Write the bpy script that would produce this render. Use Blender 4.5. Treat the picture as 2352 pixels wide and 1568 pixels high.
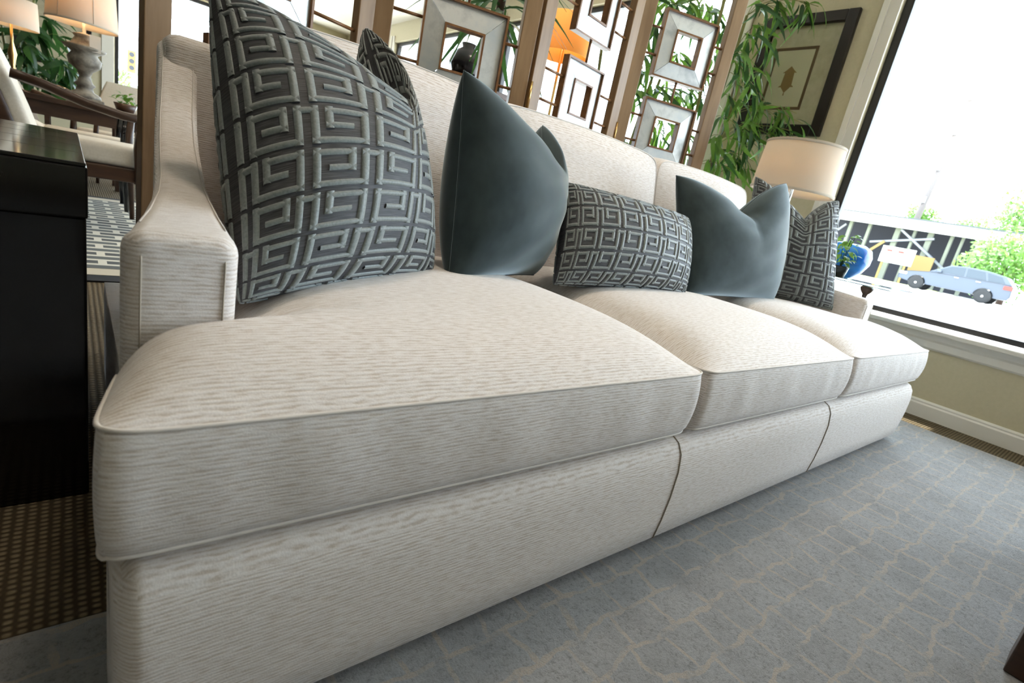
import bpy, bmesh, math, random
from mathutils import Vector, Matrix
random.seed(7)
for o in list(bpy.data.objects): bpy.data.objects.remove(o)
SC = bpy.context.scene
COL = SC.collection
V = Vector
PI = math.pi

# ------------------------------------------------------------------ camera
CAM_P = V((-0.0124, -0.5063, 0.6801))
YAW, PITCH, ROLL, FPX = 0.72814, 0.26259, 0.20926, 1200.0
_f = V((math.sin(YAW)*math.cos(PITCH), math.cos(YAW)*math.cos(PITCH), -math.sin(PITCH)))
_r0 = V((math.cos(YAW), -math.sin(YAW), 0)); _u0 = _r0.cross(_f)
_r = _r0*math.cos(ROLL) + _u0*math.sin(ROLL); _u = -_r0*math.sin(ROLL) + _u0*math.cos(ROLL)
cd = bpy.data.cameras.new('camera'); cam = bpy.data.objects.new('camera', cd); COL.objects.link(cam)
cd.sensor_width = 36; cd.lens = 36*FPX/2352; cd.clip_start = .02; cd.clip_end = 400
M = Matrix((( _r.x, _u.x, -_f.x, CAM_P.x), (_r.y, _u.y, -_f.y, CAM_P.y), (_r.z, _u.z, -_f.z, CAM_P.z), (0, 0, 0, 1)))
cam.matrix_world = M
cd.dof.use_dof = True; cd.dof.focus_distance = 1.15; cd.dof.aperture_fstop = 6.3
SC.camera = cam

def ray(px, py): return _f + _r*((px-1176)/FPX) - _u*((py-784)/FPX)
def atX(px, py, x): d = ray(px, py); return CAM_P + d*((x-CAM_P.x)/d.x)
def atY(px, py, y): d = ray(px, py); return CAM_P + d*((y-CAM_P.y)/d.y)
def atZ(px, py, z): d = ray(px, py); return CAM_P + d*((z-CAM_P.z)/d.z)

# ------------------------------------------------------------------ world, sun, exposure
w = bpy.data.worlds.new('sky'); SC.world = w; w.use_nodes = True
bg = w.node_tree.nodes['Background']; bg.inputs[0].default_value = (.75, .87, 1, 1); bg.inputs[1].default_value = 8.6
sd = bpy.data.lights.new('sun', 'SUN'); sd.energy = 14; sd.angle = .012; sd.color = (1, .95, .86)
sun = bpy.data.objects.new('sun', sd); COL.objects.link(sun)
sun.rotation_euler = V((-math.cos(math.radians(75)), 0, -math.sin(math.radians(75)))).to_track_quat('-Z', 'Y').to_euler()
vs = SC.view_settings
vs.view_transform = 'Standard'; vs.look = 'None'; vs.gamma = 1; vs.use_curve_mapping = False; vs.exposure = 0.52

W = 3.514          # window wall plane
CEIL = 2.66
WIN = [(-2.1, .87), (1.82, 4.6), (5.0, 7.2)]     # openings in the right wall (y ranges)
FARWIN = [(.46, 3.2)]
FRONTWIN = []
def portal(loc, rot, sx, sy):
    l = bpy.data.lights.new('window_portal', 'AREA'); l.shape = 'RECTANGLE'; l.size = sx; l.size_y = sy; l.cycles.is_portal = True
    o = bpy.data.objects.new('window_portal', l); COL.objects.link(o); o.location = loc; o.rotation_euler = rot
for a, b in WIN: portal((W+.11, (a+b)/2, 1.45), (0, PI/2, 0), 1.9, b-a)
for a, b in FRONTWIN: portal(((a+b)/2, -4.56, 1.45), (PI/2, 0, 0), b-a, 1.9)

# ------------------------------------------------------------------ material helpers
MATS = {}
def mat(name, col, rough=.6, metal=0, spec=.4, **k):
    if name in MATS: return MATS[name]
    m = bpy.data.materials.new(name); m.use_nodes = True; MATS[name] = m
    b = m.node_tree.nodes['Principled BSDF']
    b.inputs['Base Color'].default_value = (*col, 1); b.inputs['Roughness'].default_value = rough
    b.inputs['Metallic'].default_value = metal; b.inputs['Specular IOR Level'].default_value = spec
    for kk, v in k.items(): b.inputs[kk.replace('_', ' ')].default_value = v
    return m
def N(m, t, **k):
    n = m.node_tree.nodes.new(t)
    for a, v in k.items(): setattr(n, a, v)
    return n
def L(m, a, ao, b, bi): m.node_tree.links.new(a.outputs[ao], b.inputs[bi])
def P(m): return m.node_tree.nodes['Principled BSDF']
def coords(m, out='Object', scale=(1, 1, 1), rot=(0, 0, 0)):
    tc = N(m, 'ShaderNodeTexCoord'); mp = N(m, 'ShaderNodeMapping'); mp.inputs['Scale'].default_value = scale; mp.inputs['Rotation'].default_value = rot
    L(m, tc, out, mp, 'Vector'); return mp
def noise(m, src, scale, detail=3, rough=.6):
    n = N(m, 'ShaderNodeTexNoise'); n.inputs['Scale'].default_value = scale; n.inputs['Detail'].default_value = detail; n.inputs['Roughness'].default_value = rough
    L(m, src, 'Vector', n, 'Vector'); return n
def ramp(m, src, out, stops):
    r = N(m, 'ShaderNodeValToRGB'); e = r.color_ramp.elements
    while len(e) < len(stops): e.new(.5)
    for i, (p, c) in enumerate(stops): e[i].position = p; e[i].color = (*c, 1)
    L(m, src, out, r, 'Fac'); return r
def bump(m, src, out, strength, dist):
    b = N(m, 'ShaderNodeBump'); b.inputs['Strength'].default_value = strength; b.inputs['Distance'].default_value = dist
    L(m, src, out, b, 'Height'); L(m, b, 'Normal', P(m), 'Normal'); return b
def noisy(name, c0, c1, scale, rough=.6, bs=0, bd=.002, stretch=(1, 1, 1), out='Object', metal=0, spec=.4, lo=.35, hi=.65, detail=4):
    if name in MATS: return MATS[name]
    m = mat(name, c0, rough, metal, spec); mp = coords(m, out, stretch); n = noise(m, mp, scale, detail)
    r = ramp(m, n, 'Fac', [(lo, c0), (hi, c1)]); L(m, r, 'Color', P(m), 'Base Color')
    if bs: bump(m, n, 'Fac', bs, bd)
    return m

# sofa chenille: fine broken horizontal ribs
def m_fabric():
    m = mat('cream_chenille', (.7, .65, .58), .75, spec=.3)
    P(m).inputs['Sheen Weight'].default_value = .25; P(m).inputs['Sheen Roughness'].default_value = .4
    uvn = N(m, 'ShaderNodeTexCoord'); sp = N(m, 'ShaderNodeSeparateXYZ'); L(m, uvn, 'UV', sp, 'Vector')
    mw = coords(m, 'UV', (14, 60, 1)); nw = noise(m, mw, 1, 2, .5)
    ph = N(m, 'ShaderNodeMath', operation='MULTIPLY'); L(m, sp, 'Y', ph, 0); ph.inputs[1].default_value = 2*PI/.0046
    pw_ = N(m, 'ShaderNodeMath', operation='MULTIPLY_ADD'); L(m, nw, 'Fac', pw_, 0); pw_.inputs[1].default_value = 9.0; L(m, ph, 'Value', pw_, 2)
    sn = N(m, 'ShaderNodeMath', operation='SINE'); L(m, pw_, 'Value', sn, 0)
    mp = coords(m, 'UV', (48, 260, 1)); nm = noise(m, mp, 1, 2, .6)
    n = N(m, 'ShaderNodeMath', operation='MULTIPLY_ADD'); L(m, sn, 'Value', n, 0); n.inputs[1].default_value = .13; L(m, nm, 'Fac', n, 2)
    mp2 = coords(m, 'UV', (520, 640, 1)); n2 = noise(m, mp2, 1, 2, .5)
    mp3 = coords(m, 'UV', (5, 9, 1)); n3 = noise(m, mp3, 1, 2, .5)
    r = ramp(m, n, 'Value', [(.28, (.61, .53, .465)), (.46, (.755, .695, .655)), (.66, (.83, .785, .76))])
    mx = N(m, 'ShaderNodeMix', data_type='RGBA', blend_type='MULTIPLY'); mx.inputs[0].default_value = .3
    r2 = ramp(m, n2, 'Fac', [(.3, (.6, .58, .55)), (.65, (1, 1, 1))])
    L(m, r, 'Color', mx, 6); L(m, r2, 'Color', mx, 7)
    mx2 = N(m, 'ShaderNodeMix', data_type='RGBA', blend_type='MULTIPLY'); mx2.inputs[0].default_value = .1
    r3 = ramp(m, n3, 'Fac', [(.3, (.8, .76, .7)), (.7, (1, 1, 1))])
    L(m, mx, 2, mx2, 6); L(m, r3, 'Color', mx2, 7); L(m, mx2, 2, P(m), 'Base Color')
    ad = N(m, 'ShaderNodeMath', operation='MULTIPLY_ADD'); L(m, n2, 'Fac', ad, 0); ad.inputs[1].default_value = .35; L(m, n, 'Value', ad, 2)
    bump(m, ad, 'Value', .38, .0025)
    return m
FAB = m_fabric()
SEAM = mat('seam_thread', (.38, .33, .26), .8)
SEAM2 = mat('pale_thread', (.5, .44, .36), .8)
PIPE = mat('cream_piping', (.70, .65, .60), .75)
def m_velvet():
    m = mat('slate_velvet', (.035, .052, .056), .75, spec=.15)
    P(m).inputs['Sheen Weight'].default_value = 1; P(m).inputs['Sheen Roughness'].default_value = .33; P(m).inputs['Sheen Tint'].default_value = (.82, .94, 1, 1)
    mp = coords(m, 'UV', (1, 1, 1)); n = noise(m, mp, 9, 3); r = ramp(m, n, 'Fac', [(.3, (.026, .04, .043)), (.7, (.05, .07, .075))]); L(m, r, 'Color', P(m), 'Base Color')
    mp2 = coords(m, 'UV', (900, 900, 1)); n2 = noise(m, mp2, 1, 1); bump(m, n2, 'Fac', .12, .001)
    return m
VELVET = m_velvet()
def m_ground():
    m = mat('charcoal_rib', (.05, .052, .058), .6, spec=.35)
    mp = coords(m, 'UV', (30, 620, 1)); n = noise(m, mp, 1, 1); r = ramp(m, n, 'Fac', [(.35, (.034, .035, .039)), (.65, (.085, .086, .094))]); L(m, r, 'Color', P(m), 'Base Color')
    bump(m, n, 'Fac', .4, .0015); return m
GROUND = m_ground()
KEY = noisy('grey_green_chenille', (.15, .175, .172), (.215, .24, .235), 260, .5, .35, .001)
P(KEY).inputs['Sheen Weight'].default_value = .3
WOOD = noisy('screen_wood', (.21, .125, .06), (.30, .19, .1), 22, .42, .1, .001, (1, 1, .12))
DWOOD = noisy('dark_wood', (.035, .017, .01), (.07, .035, .02), 20, .35, 0, .001, (.2, .2, 1))
MWOOD = noisy('mirror_trim_wood', (.16, .07, .025), (.24, .115, .045), 30, .35)
def m_mirror():
    m = mat('antique_mirror', (.75, .76, .76), .12, 1.0)
    mp = coords(m, 'Object', (1, 1, 1)); n = noise(m, mp, 9, 5, .65)
    r = ramp(m, n, 'Fac', [(.3, (.42, .44, .45)), (.5, (.6, .61, .6)), (.7, (.5, .54, .57))]); L(m, r, 'Color', P(m), 'Base Color')
    r2 = ramp(m, n, 'Fac', [(.3, (.6, .6, .6)), (.6, (.46, .46, .46))]); L(m, r2, 'Color', P(m), 'Roughness'); return m
MIRROR = m_mirror()
WALL = noisy('cream_wall_paint', (.57, .515, .35), (.6, .54, .375), 60, .7, .05, .001)
WHITE = mat('white_trim_paint', (.78, .75, .68), .4)
CEILM = noisy('ceiling_paint', (.78, .74, .64), (.82, .78, .69), 40, .8)
FRAME = mat('bronze_window_frame', (.022, .02, .02), .4)
BLACK = mat('black_lacquer', (.006, .006, .007), .1, spec=.5)
CHROME = mat('chrome', (.8, .8, .8), .08, 1)
BRASS = mat('brass', (.6, .38, .15), .25, 1)
CREAMUP = noisy('cream_upholstery', (.62, .56, .47), (.68, .62, .53), 90, .8, .1, .001)
TAUPE = noisy('taupe_upholstery', (.2, .16, .12), (.25, .2, .15), 90, .8)
def m_glass():
    m = bpy.data.materials.new('window_glass'); m.use_nodes = True; nt = m.node_tree; nt.nodes.clear()
    o = nt.nodes.new('ShaderNodeOutputMaterial'); t = nt.nodes.new('ShaderNodeBsdfTransparent'); g = nt.nodes.new('ShaderNodeBsdfGlossy'); g.inputs['Roughness'].default_value = .02
    t.inputs[0].default_value = (.97, .985, .98, 1); f = nt.nodes.new('ShaderNodeMath'); f.operation = 'POWER'; f.inputs[1].default_value = 4; lw = nt.nodes.new('ShaderNodeLayerWeight'); lw.inputs[0].default_value = .5; nt.links.new(lw.outputs['Facing'], f.inputs[0]); x = nt.nodes.new('ShaderNodeMixShader')
    nt.links.new(f.outputs[0], x.inputs[0]); nt.links.new(t.outputs[0], x.inputs[1]); nt.links.new(g.outputs[0], x.inputs[2]); nt.links.new(x.outputs[0], o.inputs[0]); return m
GLASS = m_glass()
def m_shade(name, col, dens=.5):
    m = bpy.data.materials.new(name); m.use_nodes = True; nt = m.node_tree; nt.nodes.clear()
    o = nt.nodes.new('ShaderNodeOutputMaterial'); d = nt.nodes.new('ShaderNodeBsdfDiffuse'); t = nt.nodes.new('ShaderNodeBsdfTranslucent'); x = nt.nodes.new('ShaderNodeMixShader')
    d.inputs[0].default_value = (*col, 1); t.inputs[0].default_value = (col[0], col[1]*.86, col[2]*.66, 1); x.inputs[0].default_value = dens
    nt.links.new(d.outputs[0], x.inputs[1]); nt.links.new(t.outputs[0], x.inputs[2]); nt.links.new(x.outputs[0], o.inputs[0]); return m
SHADE = m_shade('linen_shade', (.78, .7, .6), .3)
def m_leaf(name, c0, c1):
    m = noisy(name, c0, c1, 14, .4, spec=.4); P(m).inputs['Transmission Weight'].default_value = 0
    nt = m.node_tree; t = nt.nodes.new('ShaderNodeBsdfTranslucent'); t.inputs[0].default_value = (c1[0]*1.6, c1[1]*1.5, c1[2], 1)
    x = nt.nodes.new('ShaderNodeMixShader'); x.inputs[0].default_value = .35; o = nt.nodes['Material Output']
    nt.links.new(P(m).outputs[0], x.inputs[1]); nt.links.new(t.outputs[0], x.inputs[2]); nt.links.new(x.outputs[0], o.inputs[0]); return m
LEAF = m_leaf('bamboo_leaf', (.04, .11, .02), (.13, .26, .05))
DLEAF = m_leaf('dark_leaf', (.012, .045, .015), (.035, .10, .03))

# ------------------------------------------------------------------ mesh helpers
class MB:
    def __init__(s): s.v = []; s.f = []; s.uv = {}
    def add(s, vs, fs):
        k = len(s.v); s.v += [tuple(p) for p in vs]; s.f += [tuple(i+k for i in f) for f in fs]; return s
    def box(s, x0, x1, y0, y1, z0, z1):
        return s.add([(x0, y0, z0), (x1, y0, z0), (x1, y1, z0), (x0, y1, z0), (x0, y0, z1), (x1, y0, z1), (x1, y1, z1), (x0, y1, z1)],
                     [(0, 3, 2, 1), (4, 5, 6, 7), (0, 1, 5, 4), (1, 2, 6, 5), (2, 3, 7, 6), (3, 0, 4, 7)])
    def obox(s, c, ax, ay, az, hx, hy, hz):
        c = V(c); pts = [c + ax*(i*hx) + ay*(j*hy) + az*(k*hz) for k in (-1, 1) for (i, j) in ((-1, -1), (1, -1), (1, 1), (-1, 1))]
        return s.add(pts, [(0, 3, 2, 1), (4, 5, 6, 7), (0, 1, 5, 4), (1, 2, 6, 5), (2, 3, 7, 6), (3, 0, 4, 7)])
    def lathe(s, c, prof, n=28, cap=True, axis=None):
        c = V(c); vs = []
        q = axis.to_track_quat('Z', 'Y') if axis else None
        for r, z in prof:
            for i in range(n):
                p = V((r*math.cos(2*PI*i/n), r*math.sin(2*PI*i/n), z)); vs.append(c + (q @ p if q else p))
        fs = [(j*n+i, j*n+(i+1) % n, (j+1)*n+(i+1) % n, (j+1)*n+i) for j in range(len(prof)-1) for i in range(n)]
        if cap: fs += [tuple(range(n-1, -1, -1)), tuple(range((len(prof)-1)*n, len(prof)*n))]
        return s.add(vs, fs)
    def tube(s, pts, r, n=8, closed=False):
        pts = [V(p) for p in pts]; m = len(pts); vs = []; up = None
        rr = r if isinstance(r, (list, tuple)) else [r]*m
        for i, p in enumerate(pts):
            a = pts[(i-1) % m] if (closed or i) else p; b = pts[(i+1) % m] if (closed or i < m-1) else p
            t = (b-a).normalized()
            if up is None: up = t.orthogonal().normalized()
            up = (up - t*up.dot(t)); up = up.normalized() if up.length > 1e-6 else t.orthogonal().normalized()
            sd_ = t.cross(up)
            vs += [p + (up*math.cos(2*PI*k/n) + sd_*math.sin(2*PI*k/n))*rr[i] for k in range(n)]
        e = m if closed else m-1
        fs = [(i*n+k, i*n+(k+1) % n, ((i+1) % m)*n+(k+1) % n, ((i+1) % m)*n+k) for i in range(e) for k in range(n)]
        if not closed: fs += [tuple(range(n-1, -1, -1)), tuple(range((m-1)*n, m*n))]
        return s.add(vs, fs)
    def loft(s, rings, cap0=True, cap1=True):
        n = len(rings[0]); vs = [p for r in rings for p in r]
        fs = [(j*n+i, j*n+(i+1) % n, (j+1)*n+(i+1) % n, (j+1)*n+i) for j in range(len(rings)-1) for i in range(n)]
        if cap0: fs.append(tuple(range(n-1, -1, -1)))
        if cap1: fs.append(tuple(range((len(rings)-1)*n, len(rings)*n)))
        return s.add(vs, fs)
    def build(s, name, m, parent=None, smooth=False, bevel=0, seg=2, uv=None, fix=True):
        me = bpy.data.meshes.new(name); me.from_pydata(s.v, [], s.f); me.materials.append(m)
        if fix:
            b = bmesh.new(); b.from_mesh(me); bmesh.ops.recalc_face_normals(b, faces=b.faces); b.to_mesh(me); b.free()
        if uv == 'box':
            ul = me.uv_layers.new(name='UVMap')
            for pg in me.polygons:
                n = pg.normal
                for li in pg.loop_indices:
                    c = me.vertices[me.loops[li].vertex_index].co
                    ul.data[li].uv = (c.x, c.y) if abs(n.z) > .5 else ((c.x, c.z) if abs(n.y) > .5 else (c.y, c.z))
        elif uv:
            ul = me.uv_layers.new(name='UVMap')
            for li, lp in enumerate(me.loops): ul.data[li].uv = uv[lp.vertex_index]
        if smooth:
            for pg in me.polygons: pg.use_smooth = True
        o = bpy.data.objects.new(name, me); COL.objects.link(o)
        if parent: attach(o, parent)
        if bevel:
            md = o.modifiers.new('bevel', 'BEVEL'); md.width = bevel; md.segments = seg; md.limit_method = 'ANGLE'; md.angle_limit = .7
            if not smooth:
                for pg in me.polygons: pg.use_smooth = False
        return o
def base_of(o):
    t = V((0, 0, 0))
    while o: t += o.location; o = o.parent if (o.parent and o.type != 'EMPTY') else None
    return t
def attach(o, parent):
    o.parent = parent
    o.matrix_parent_inverse = Matrix.Translation(-parent.location) if parent.type == 'EMPTY' else Matrix.Identity(4)
def tag(o, label, cat, group=None, kind=None):
    o['label'] = label; o['category'] = cat
    if group: o['group'] = group
    if kind: o['kind'] = kind
    return o
def thing(name, label, cat, loc=(0, 0, 0), group=None):
    o = bpy.data.objects.new(name, None); COL.objects.link(o); o.location = loc; o.empty_display_size = .1
    return tag(o, label, cat, group)
def struct(o, label=None):
    o['kind'] = 'structure'
    if label: o['label'] = label
    return o

# ------------------------------------------------------------------ room shell
def m_sisal():
    m = mat('sisal_carpet', (.2, .14, .085), .9, spec=.1)
    mp = coords(m, 'Object', (1, 1, 1)); w1 = N(m, 'ShaderNodeTexWave', wave_type='BANDS', bands_direction='Y'); w1.inputs['Scale'].default_value = 26; w1.inputs['Distortion'].default_value = .8
    L(m, mp, 'Vector', w1, 'Vector'); w2 = N(m, 'ShaderNodeTexWave', wave_type='BANDS', bands_direction='X'); w2.inputs['Scale'].default_value = 20; w2.inputs['Distortion'].default_value = .6; L(m, mp, 'Vector', w2, 'Vector')
    mu = N(m, 'ShaderNodeMath', operation='MULTIPLY'); L(m, w1, 'Fac', mu, 0); L(m, w2, 'Fac', mu, 1)
    r = ramp(m, mu, 'Value', [(.05, (.07, .054, .033)), (.6, (.24, .19, .12))]); L(m, r, 'Color', P(m), 'Base Color'); bump(m, mu, 'Value', .8, .004); return m
def m_rug():
    m = mat('blue_grey_rug', (.3, .33, .35), .85, spec=.2)
    P(m).inputs['Sheen Weight'].default_value = .55; P(m).inputs['Sheen Roughness'].default_value = .5; P(m).inputs['Sheen Tint'].default_value = (.9, .95, 1, 1)
    mp = coords(m, 'Object', (1, 1, 1)); wob = noise(m, mp, 7, 3, .6)
    ad = N(m, 'ShaderNodeVectorMath', operation='MULTIPLY_ADD'); ad.inputs[1].default_value = (.075, .075, 0); L(m, wob, 'Color', ad, 0); L(m, mp, 'Vector', ad, 2)
    br = N(m, 'ShaderNodeTexBrick', offset=.37, offset_frequency=2, squash=.72, squash_frequency=3); br.inputs['Scale'].default_value = 1; br.inputs['Brick Width'].default_value = .112; br.inputs['Row Height'].default_value = .072; br.inputs['Mortar Size'].default_value = .0058; br.inputs['Mortar Smooth'].default_value = .6
    L(m, ad, 'Vector', br, 'Vector'); ln = ramp(m, br, 'Fac', [(.15, (0, 0, 0)), (.8, (1, 1, 1))])
    mo = coords(m, 'Object', (1, 1, 1)); brk = noise(m, mo, 20, 4); bk = ramp(m, brk, 'Fac', [(.36, (.1, .1, .1)), (.52, (1, 1, 1))])
    fib = noise(m, mo, 420, 2); fb = ramp(m, fib, 'Fac', [(.4, (.55, .55, .55)), (.6, (1, 1, 1))])
    mu = N(m, 'ShaderNodeMath', operation='MULTIPLY'); L(m, ln, 'Color', mu, 0); L(m, bk, 'Color', mu, 1)
    mu2 = N(m, 'ShaderNodeMath', operation='MULTIPLY'); L(m, mu, 'Value', mu2, 0); L(m, fb, 'Color', mu2, 1)
    big = noise(m, mo, 5, 4, .7); bc = ramp(m, big, 'Fac', [(.3, (.44, .43, .43)), (.55, (.57, .56, .56)), (.75, (.64, .63, .63))])
    fine = noise(m, mo, 120, 6, .8); fc = ramp(m, fine, 'Fac', [(.36, (.3, .29, .29)), (.47, (.85, .85, .85)), (.6, (1, 1, 1))])
    mx = N(m, 'ShaderNodeMix', data_type='RGBA', blend_type='MULTIPLY'); mx.inputs[0].default_value = .8; L(m, bc, 'Color', mx, 6); L(m, fc, 'Color', mx, 7)
    mx2 = N(m, 'ShaderNodeMix', data_type='RGBA'); L(m, mu2, 'Value', mx2, 0); L(m, mx, 2, mx2, 6); mx2.inputs[7].default_value = (.74, .62, .50, 1)
    L(m, mx2, 2, P(m), 'Base Color'); bump(m, fine, 'Fac', 1.0, .02); return m
struct(MB().box(-4, W+.1, -4.5, 9, -.08, 0).build('floor', m_sisal()))
struct(MB().box(-4.1, W+.1, -4.6, 9.1, CEIL, CEIL+.1).build('ceiling', CEILM))
def wall_x(name, x0, x1, y0, y1, wins, zs, zh):
    b = MB(); ys = [y0] + [v for a in sorted(wins) for v in a] + [y1]
    for i in range(0, len(ys), 2): b.box(x0, x1, ys[i], ys[i+1], 0, CEIL)
    for a, c in wins: b.box(x0, x1, a, c, 0, zs); b.box(x0, x1, a, c, zh, CEIL)
    return struct(b.build(name, WALL))
def wall_y(name, y0, y1, x0, x1, wins, zs, zh):
    b = MB(); xs = [x0] + [v for a in sorted(wins) for v in a] + [x1]
    for i in range(0, len(xs), 2): b.box(xs[i], xs[i+1], y0, y1, 0, CEIL)
    for a, c in wins: b.box(a, c, y0, y1, 0, zs); b.box(a, c, y0, y1, zh, CEIL)
    return struct(b.build(name, WALL))
ZS, ZH = .465, 2.42
wall_x('wall_right', W, W+.12, -4.5, 9, WIN, ZS, ZH)
wall_y('wall_back', 9, 9.1, -4.1, W+.12, FARWIN, .5, ZH)
wall_y('wall_front', -4.6, -4.5, -4.1, W+.12, FRONTWIN, .4, ZH)
struct(MB().box(-4.1, -4, -4.5, 9, 0, CEIL).build('wall_left', noisy('darkened_unseen_wall', (.09, .075, .06), (.11, .09, .07), 40, .8)))  # unseen wall, made dark taupe to cut bounce light on the sofa front
# baseboard with a moulded cap, window stool, apron, casings
bb = MB()
prof = [(W, 0), (W-.018, 0), (W-.018, .07), (W-.012, .078), (W-.012, .086), (W-.004, .095), (W, .095)]
bb.loft([[(x, y, z) for x, z in prof] for y in (-4.5, 9)])
struct(bb.build('baseboard_right', WHITE))
k = 0
def window(n, a, b, along, at, zs, zh, side):
    """frame bars, pane; along 'y' at x=at or along 'x' at y=at"""
    def bar(mb, p0, p1, z0, z1, d0=.03, d1=.085):
        if along == 'y': mb.box(at+side*d0 if side > 0 else at-d1, at+side*d1 if side > 0 else at-d0, p0, p1, z0, z1)
        else: mb.box(p0, p1, at+side*d0 if side > 0 else at-d1, at+side*d1 if side > 0 else at-d0, z0, z1)
    fb = MB(); t = .045
    bar(fb, a, a+t, zs, zh); bar(fb, b-t, b, zs, zh); bar(fb, a+t, b-t, zs, zs+.03); bar(fb, a+t, b-t, zh-t, zh)
    w_ = struct(fb.build('window_%d' % n, FRAME, bevel=.004))
    pm = MB(); bar(pm, a+t, b-t, zs+.03, zh-t, .05, .056); pm.build('pane', GLASS, w_)
    return w_
for n, (a, b) in enumerate(WIN): window(n+1, a, b, 'y', W+.015, ZS+.02, ZH, 1)
window(4, FARWIN[0][0], FARWIN[0][1], 'x', 9.0, .5, ZH, 1)
for n, (a, b) in enumerate(FRONTWIN): window(5+n, a, b, 'x', -4.5, .4, ZH, -1)
tn = 1
for a, b in WIN:
    t = MB(); t.box(W-.05, W+.05, a-.06, b+.06, ZS-.022, ZS+.004); struct(t.build('trim_%d' % tn, WHITE, bevel=.006, seg=3)); tn += 1
    t = MB(); t.loft([[(x, y, z) for x, z in ((W, ZS-.022), (W-.028, ZS-.022), (W-.024, ZS-.05), (W-.016, ZS-.062), (W-.014, ZS-.095), (W-.006, ZS-.105), (W, ZS-.105))] for y in (a-.05, b+.05)])
    struct(t.build('trim_%d' % tn, WHITE)); tn += 1
    for y0, y1 in ((b-.005, b+.085), (a-.085, a+.005)):
        t = MB(); t.box(W-.014, W, y0, y1, ZS+.004, ZH+.08); t.box(W-.026, W, y0+.055 if y0 > a else y0, y1 if y0 > a else y1-.055, ZS+.004, ZH+.08)
        struct(t.build('trim_%d' % tn, WHITE, bevel=.003)); tn += 1
for x0, x1 in ((.32, .45),):
    t = MB(); t.box(x0, x1, 8.97, 9, .4, ZH+.1); struct(t.build('trim_%d' % tn, WHITE, bevel=.004)); tn += 1
# overhanging eave outside the window wall; unseen deeper part added to cut the sun
EAVE = mat('eave_soffit', (.6, .58, .54), .8)
ev = MB(); ev.box(W+.12, 3.907, -.04, 9.3, 2.45, 2.7); ev.box(W+.12, 4.75, -4.6, -.04, 2.45, 2.7)
struct(ev.build('eave', EAVE), 'flat roof eave above the shop window with an added deeper sun-blocking part')

# ceiling downlights; last two over the sofa added to brighten the cushion tops
DLM = mat('downlight_lens', (1, .9, .7), .5); P(DLM).inputs['Emission Color'].default_value = (1, .78, .5, 1); P(DLM).inputs['Emission Strength'].default_value = 22
DLS = [(.6, 2.4), (2.4, 2.6), (-1.4, 3.4), (1.0, 4.8), (-1.2, 6.2), (2.6, 5.2), (1.3, -2.2), (1.7, .45), (.55, .5)]
for i, (x, y) in enumerate(DLS):
    t = thing('downlight', 'round recessed ceiling downlight', 'ceiling light', (x, y, CEIL-.012), 'recessed ceiling downlights')
    MB().lathe((x, y, CEIL-.012), [(.055, .003), (.085, .003), (.085, .012), (.055, .012)], cap=False).build('trim_ring', WHITE, t)
    MB().lathe((x, y, CEIL-.006), [(.001, 0), (.055, 0), (.055, .005), (.001, .005)], 20).build('lens', DLM, t)
    ld = bpy.data.lights.new('bulb', 'SPOT'); ld.energy = 30; ld.color = (1, .86, .7); ld.spot_size = 2.0; ld.spot_blend = .8; ld.shadow_soft_size = .16
    lo = bpy.data.objects.new('bulb', ld); COL.objects.link(lo); lo.location = (x, y, CEIL-.03); attach(lo, t)
# ceiling air vent
vt = thing('ceiling_vent', 'white louvred air vent in the ceiling', 'vent', (2.7, 6.3, CEIL-.012))
MB().box(2.45, 2.95, 6.1, 6.5, CEIL-.01, CEIL-.001).build('frame', WHITE, vt)
for i in range(6): MB().box(2.48, 2.92, 6.13+i*.06, 6.15+i*.06, CEIL-.022, CEIL-.008).build('slat', mat('vent_grey', (.4, .38, .34), .6), vt)

# ------------------------------------------------------------------ rugs
rug = tag(MB().box(-1.6, 3.2, -3.2, .255, .0, .012).build('area_rug', m_rug(), bevel=.004), 'blue grey area rug with tan broken lines under the cream sofa', 'rug')
def m_rug2():
    m = mat('lattice_rug', (.6, .58, .5), .9)
    mp = coords(m, 'Object', (1, 1, 1)); b = N(m, 'ShaderNodeTexBrick'); b.inputs['Scale'].default_value = 2.6; b.inputs['Color1'].default_value = (.055, .06, .062, 1); b.inputs['Color2'].default_value = (.13, .14, .14, 1)
    b.inputs['Mortar'].default_value = (.62, .6, .52, 1); b.inputs['Mortar Size'].default_value = .045; L(m, mp, 'Vector', b, 'Vector'); L(m, b, 'Color', P(m), 'Base Color'); return m
r2 = thing('pattern_rug', 'dark lattice rug with cream border under the armchairs', 'rug', (.3, 3.7, 0))
MB().box(-1.8, 2.15, 2.2, 5.05, 0, .008).build('border', mat('rug_black_edge', (.012, .012, .014), .9), r2)
MB().box(-1.7, 2.05, 2.3, 4.95, 0, .0095).build('band', mat('rug_cream', (.55, .5, .4), .9), r2)
MB().box(-1.6, 1.95, 2.42, 4.83, 0, .011).build('field', m_rug2(), r2)

# ------------------------------------------------------------------ sofa
SL, SA = 2.726, .9485
sofa = thing('sofa', 'long cream chenille three-seat sofa with swooping arms on the blue grey rug', 'sofa', (SL/2, .5, .012))
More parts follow.
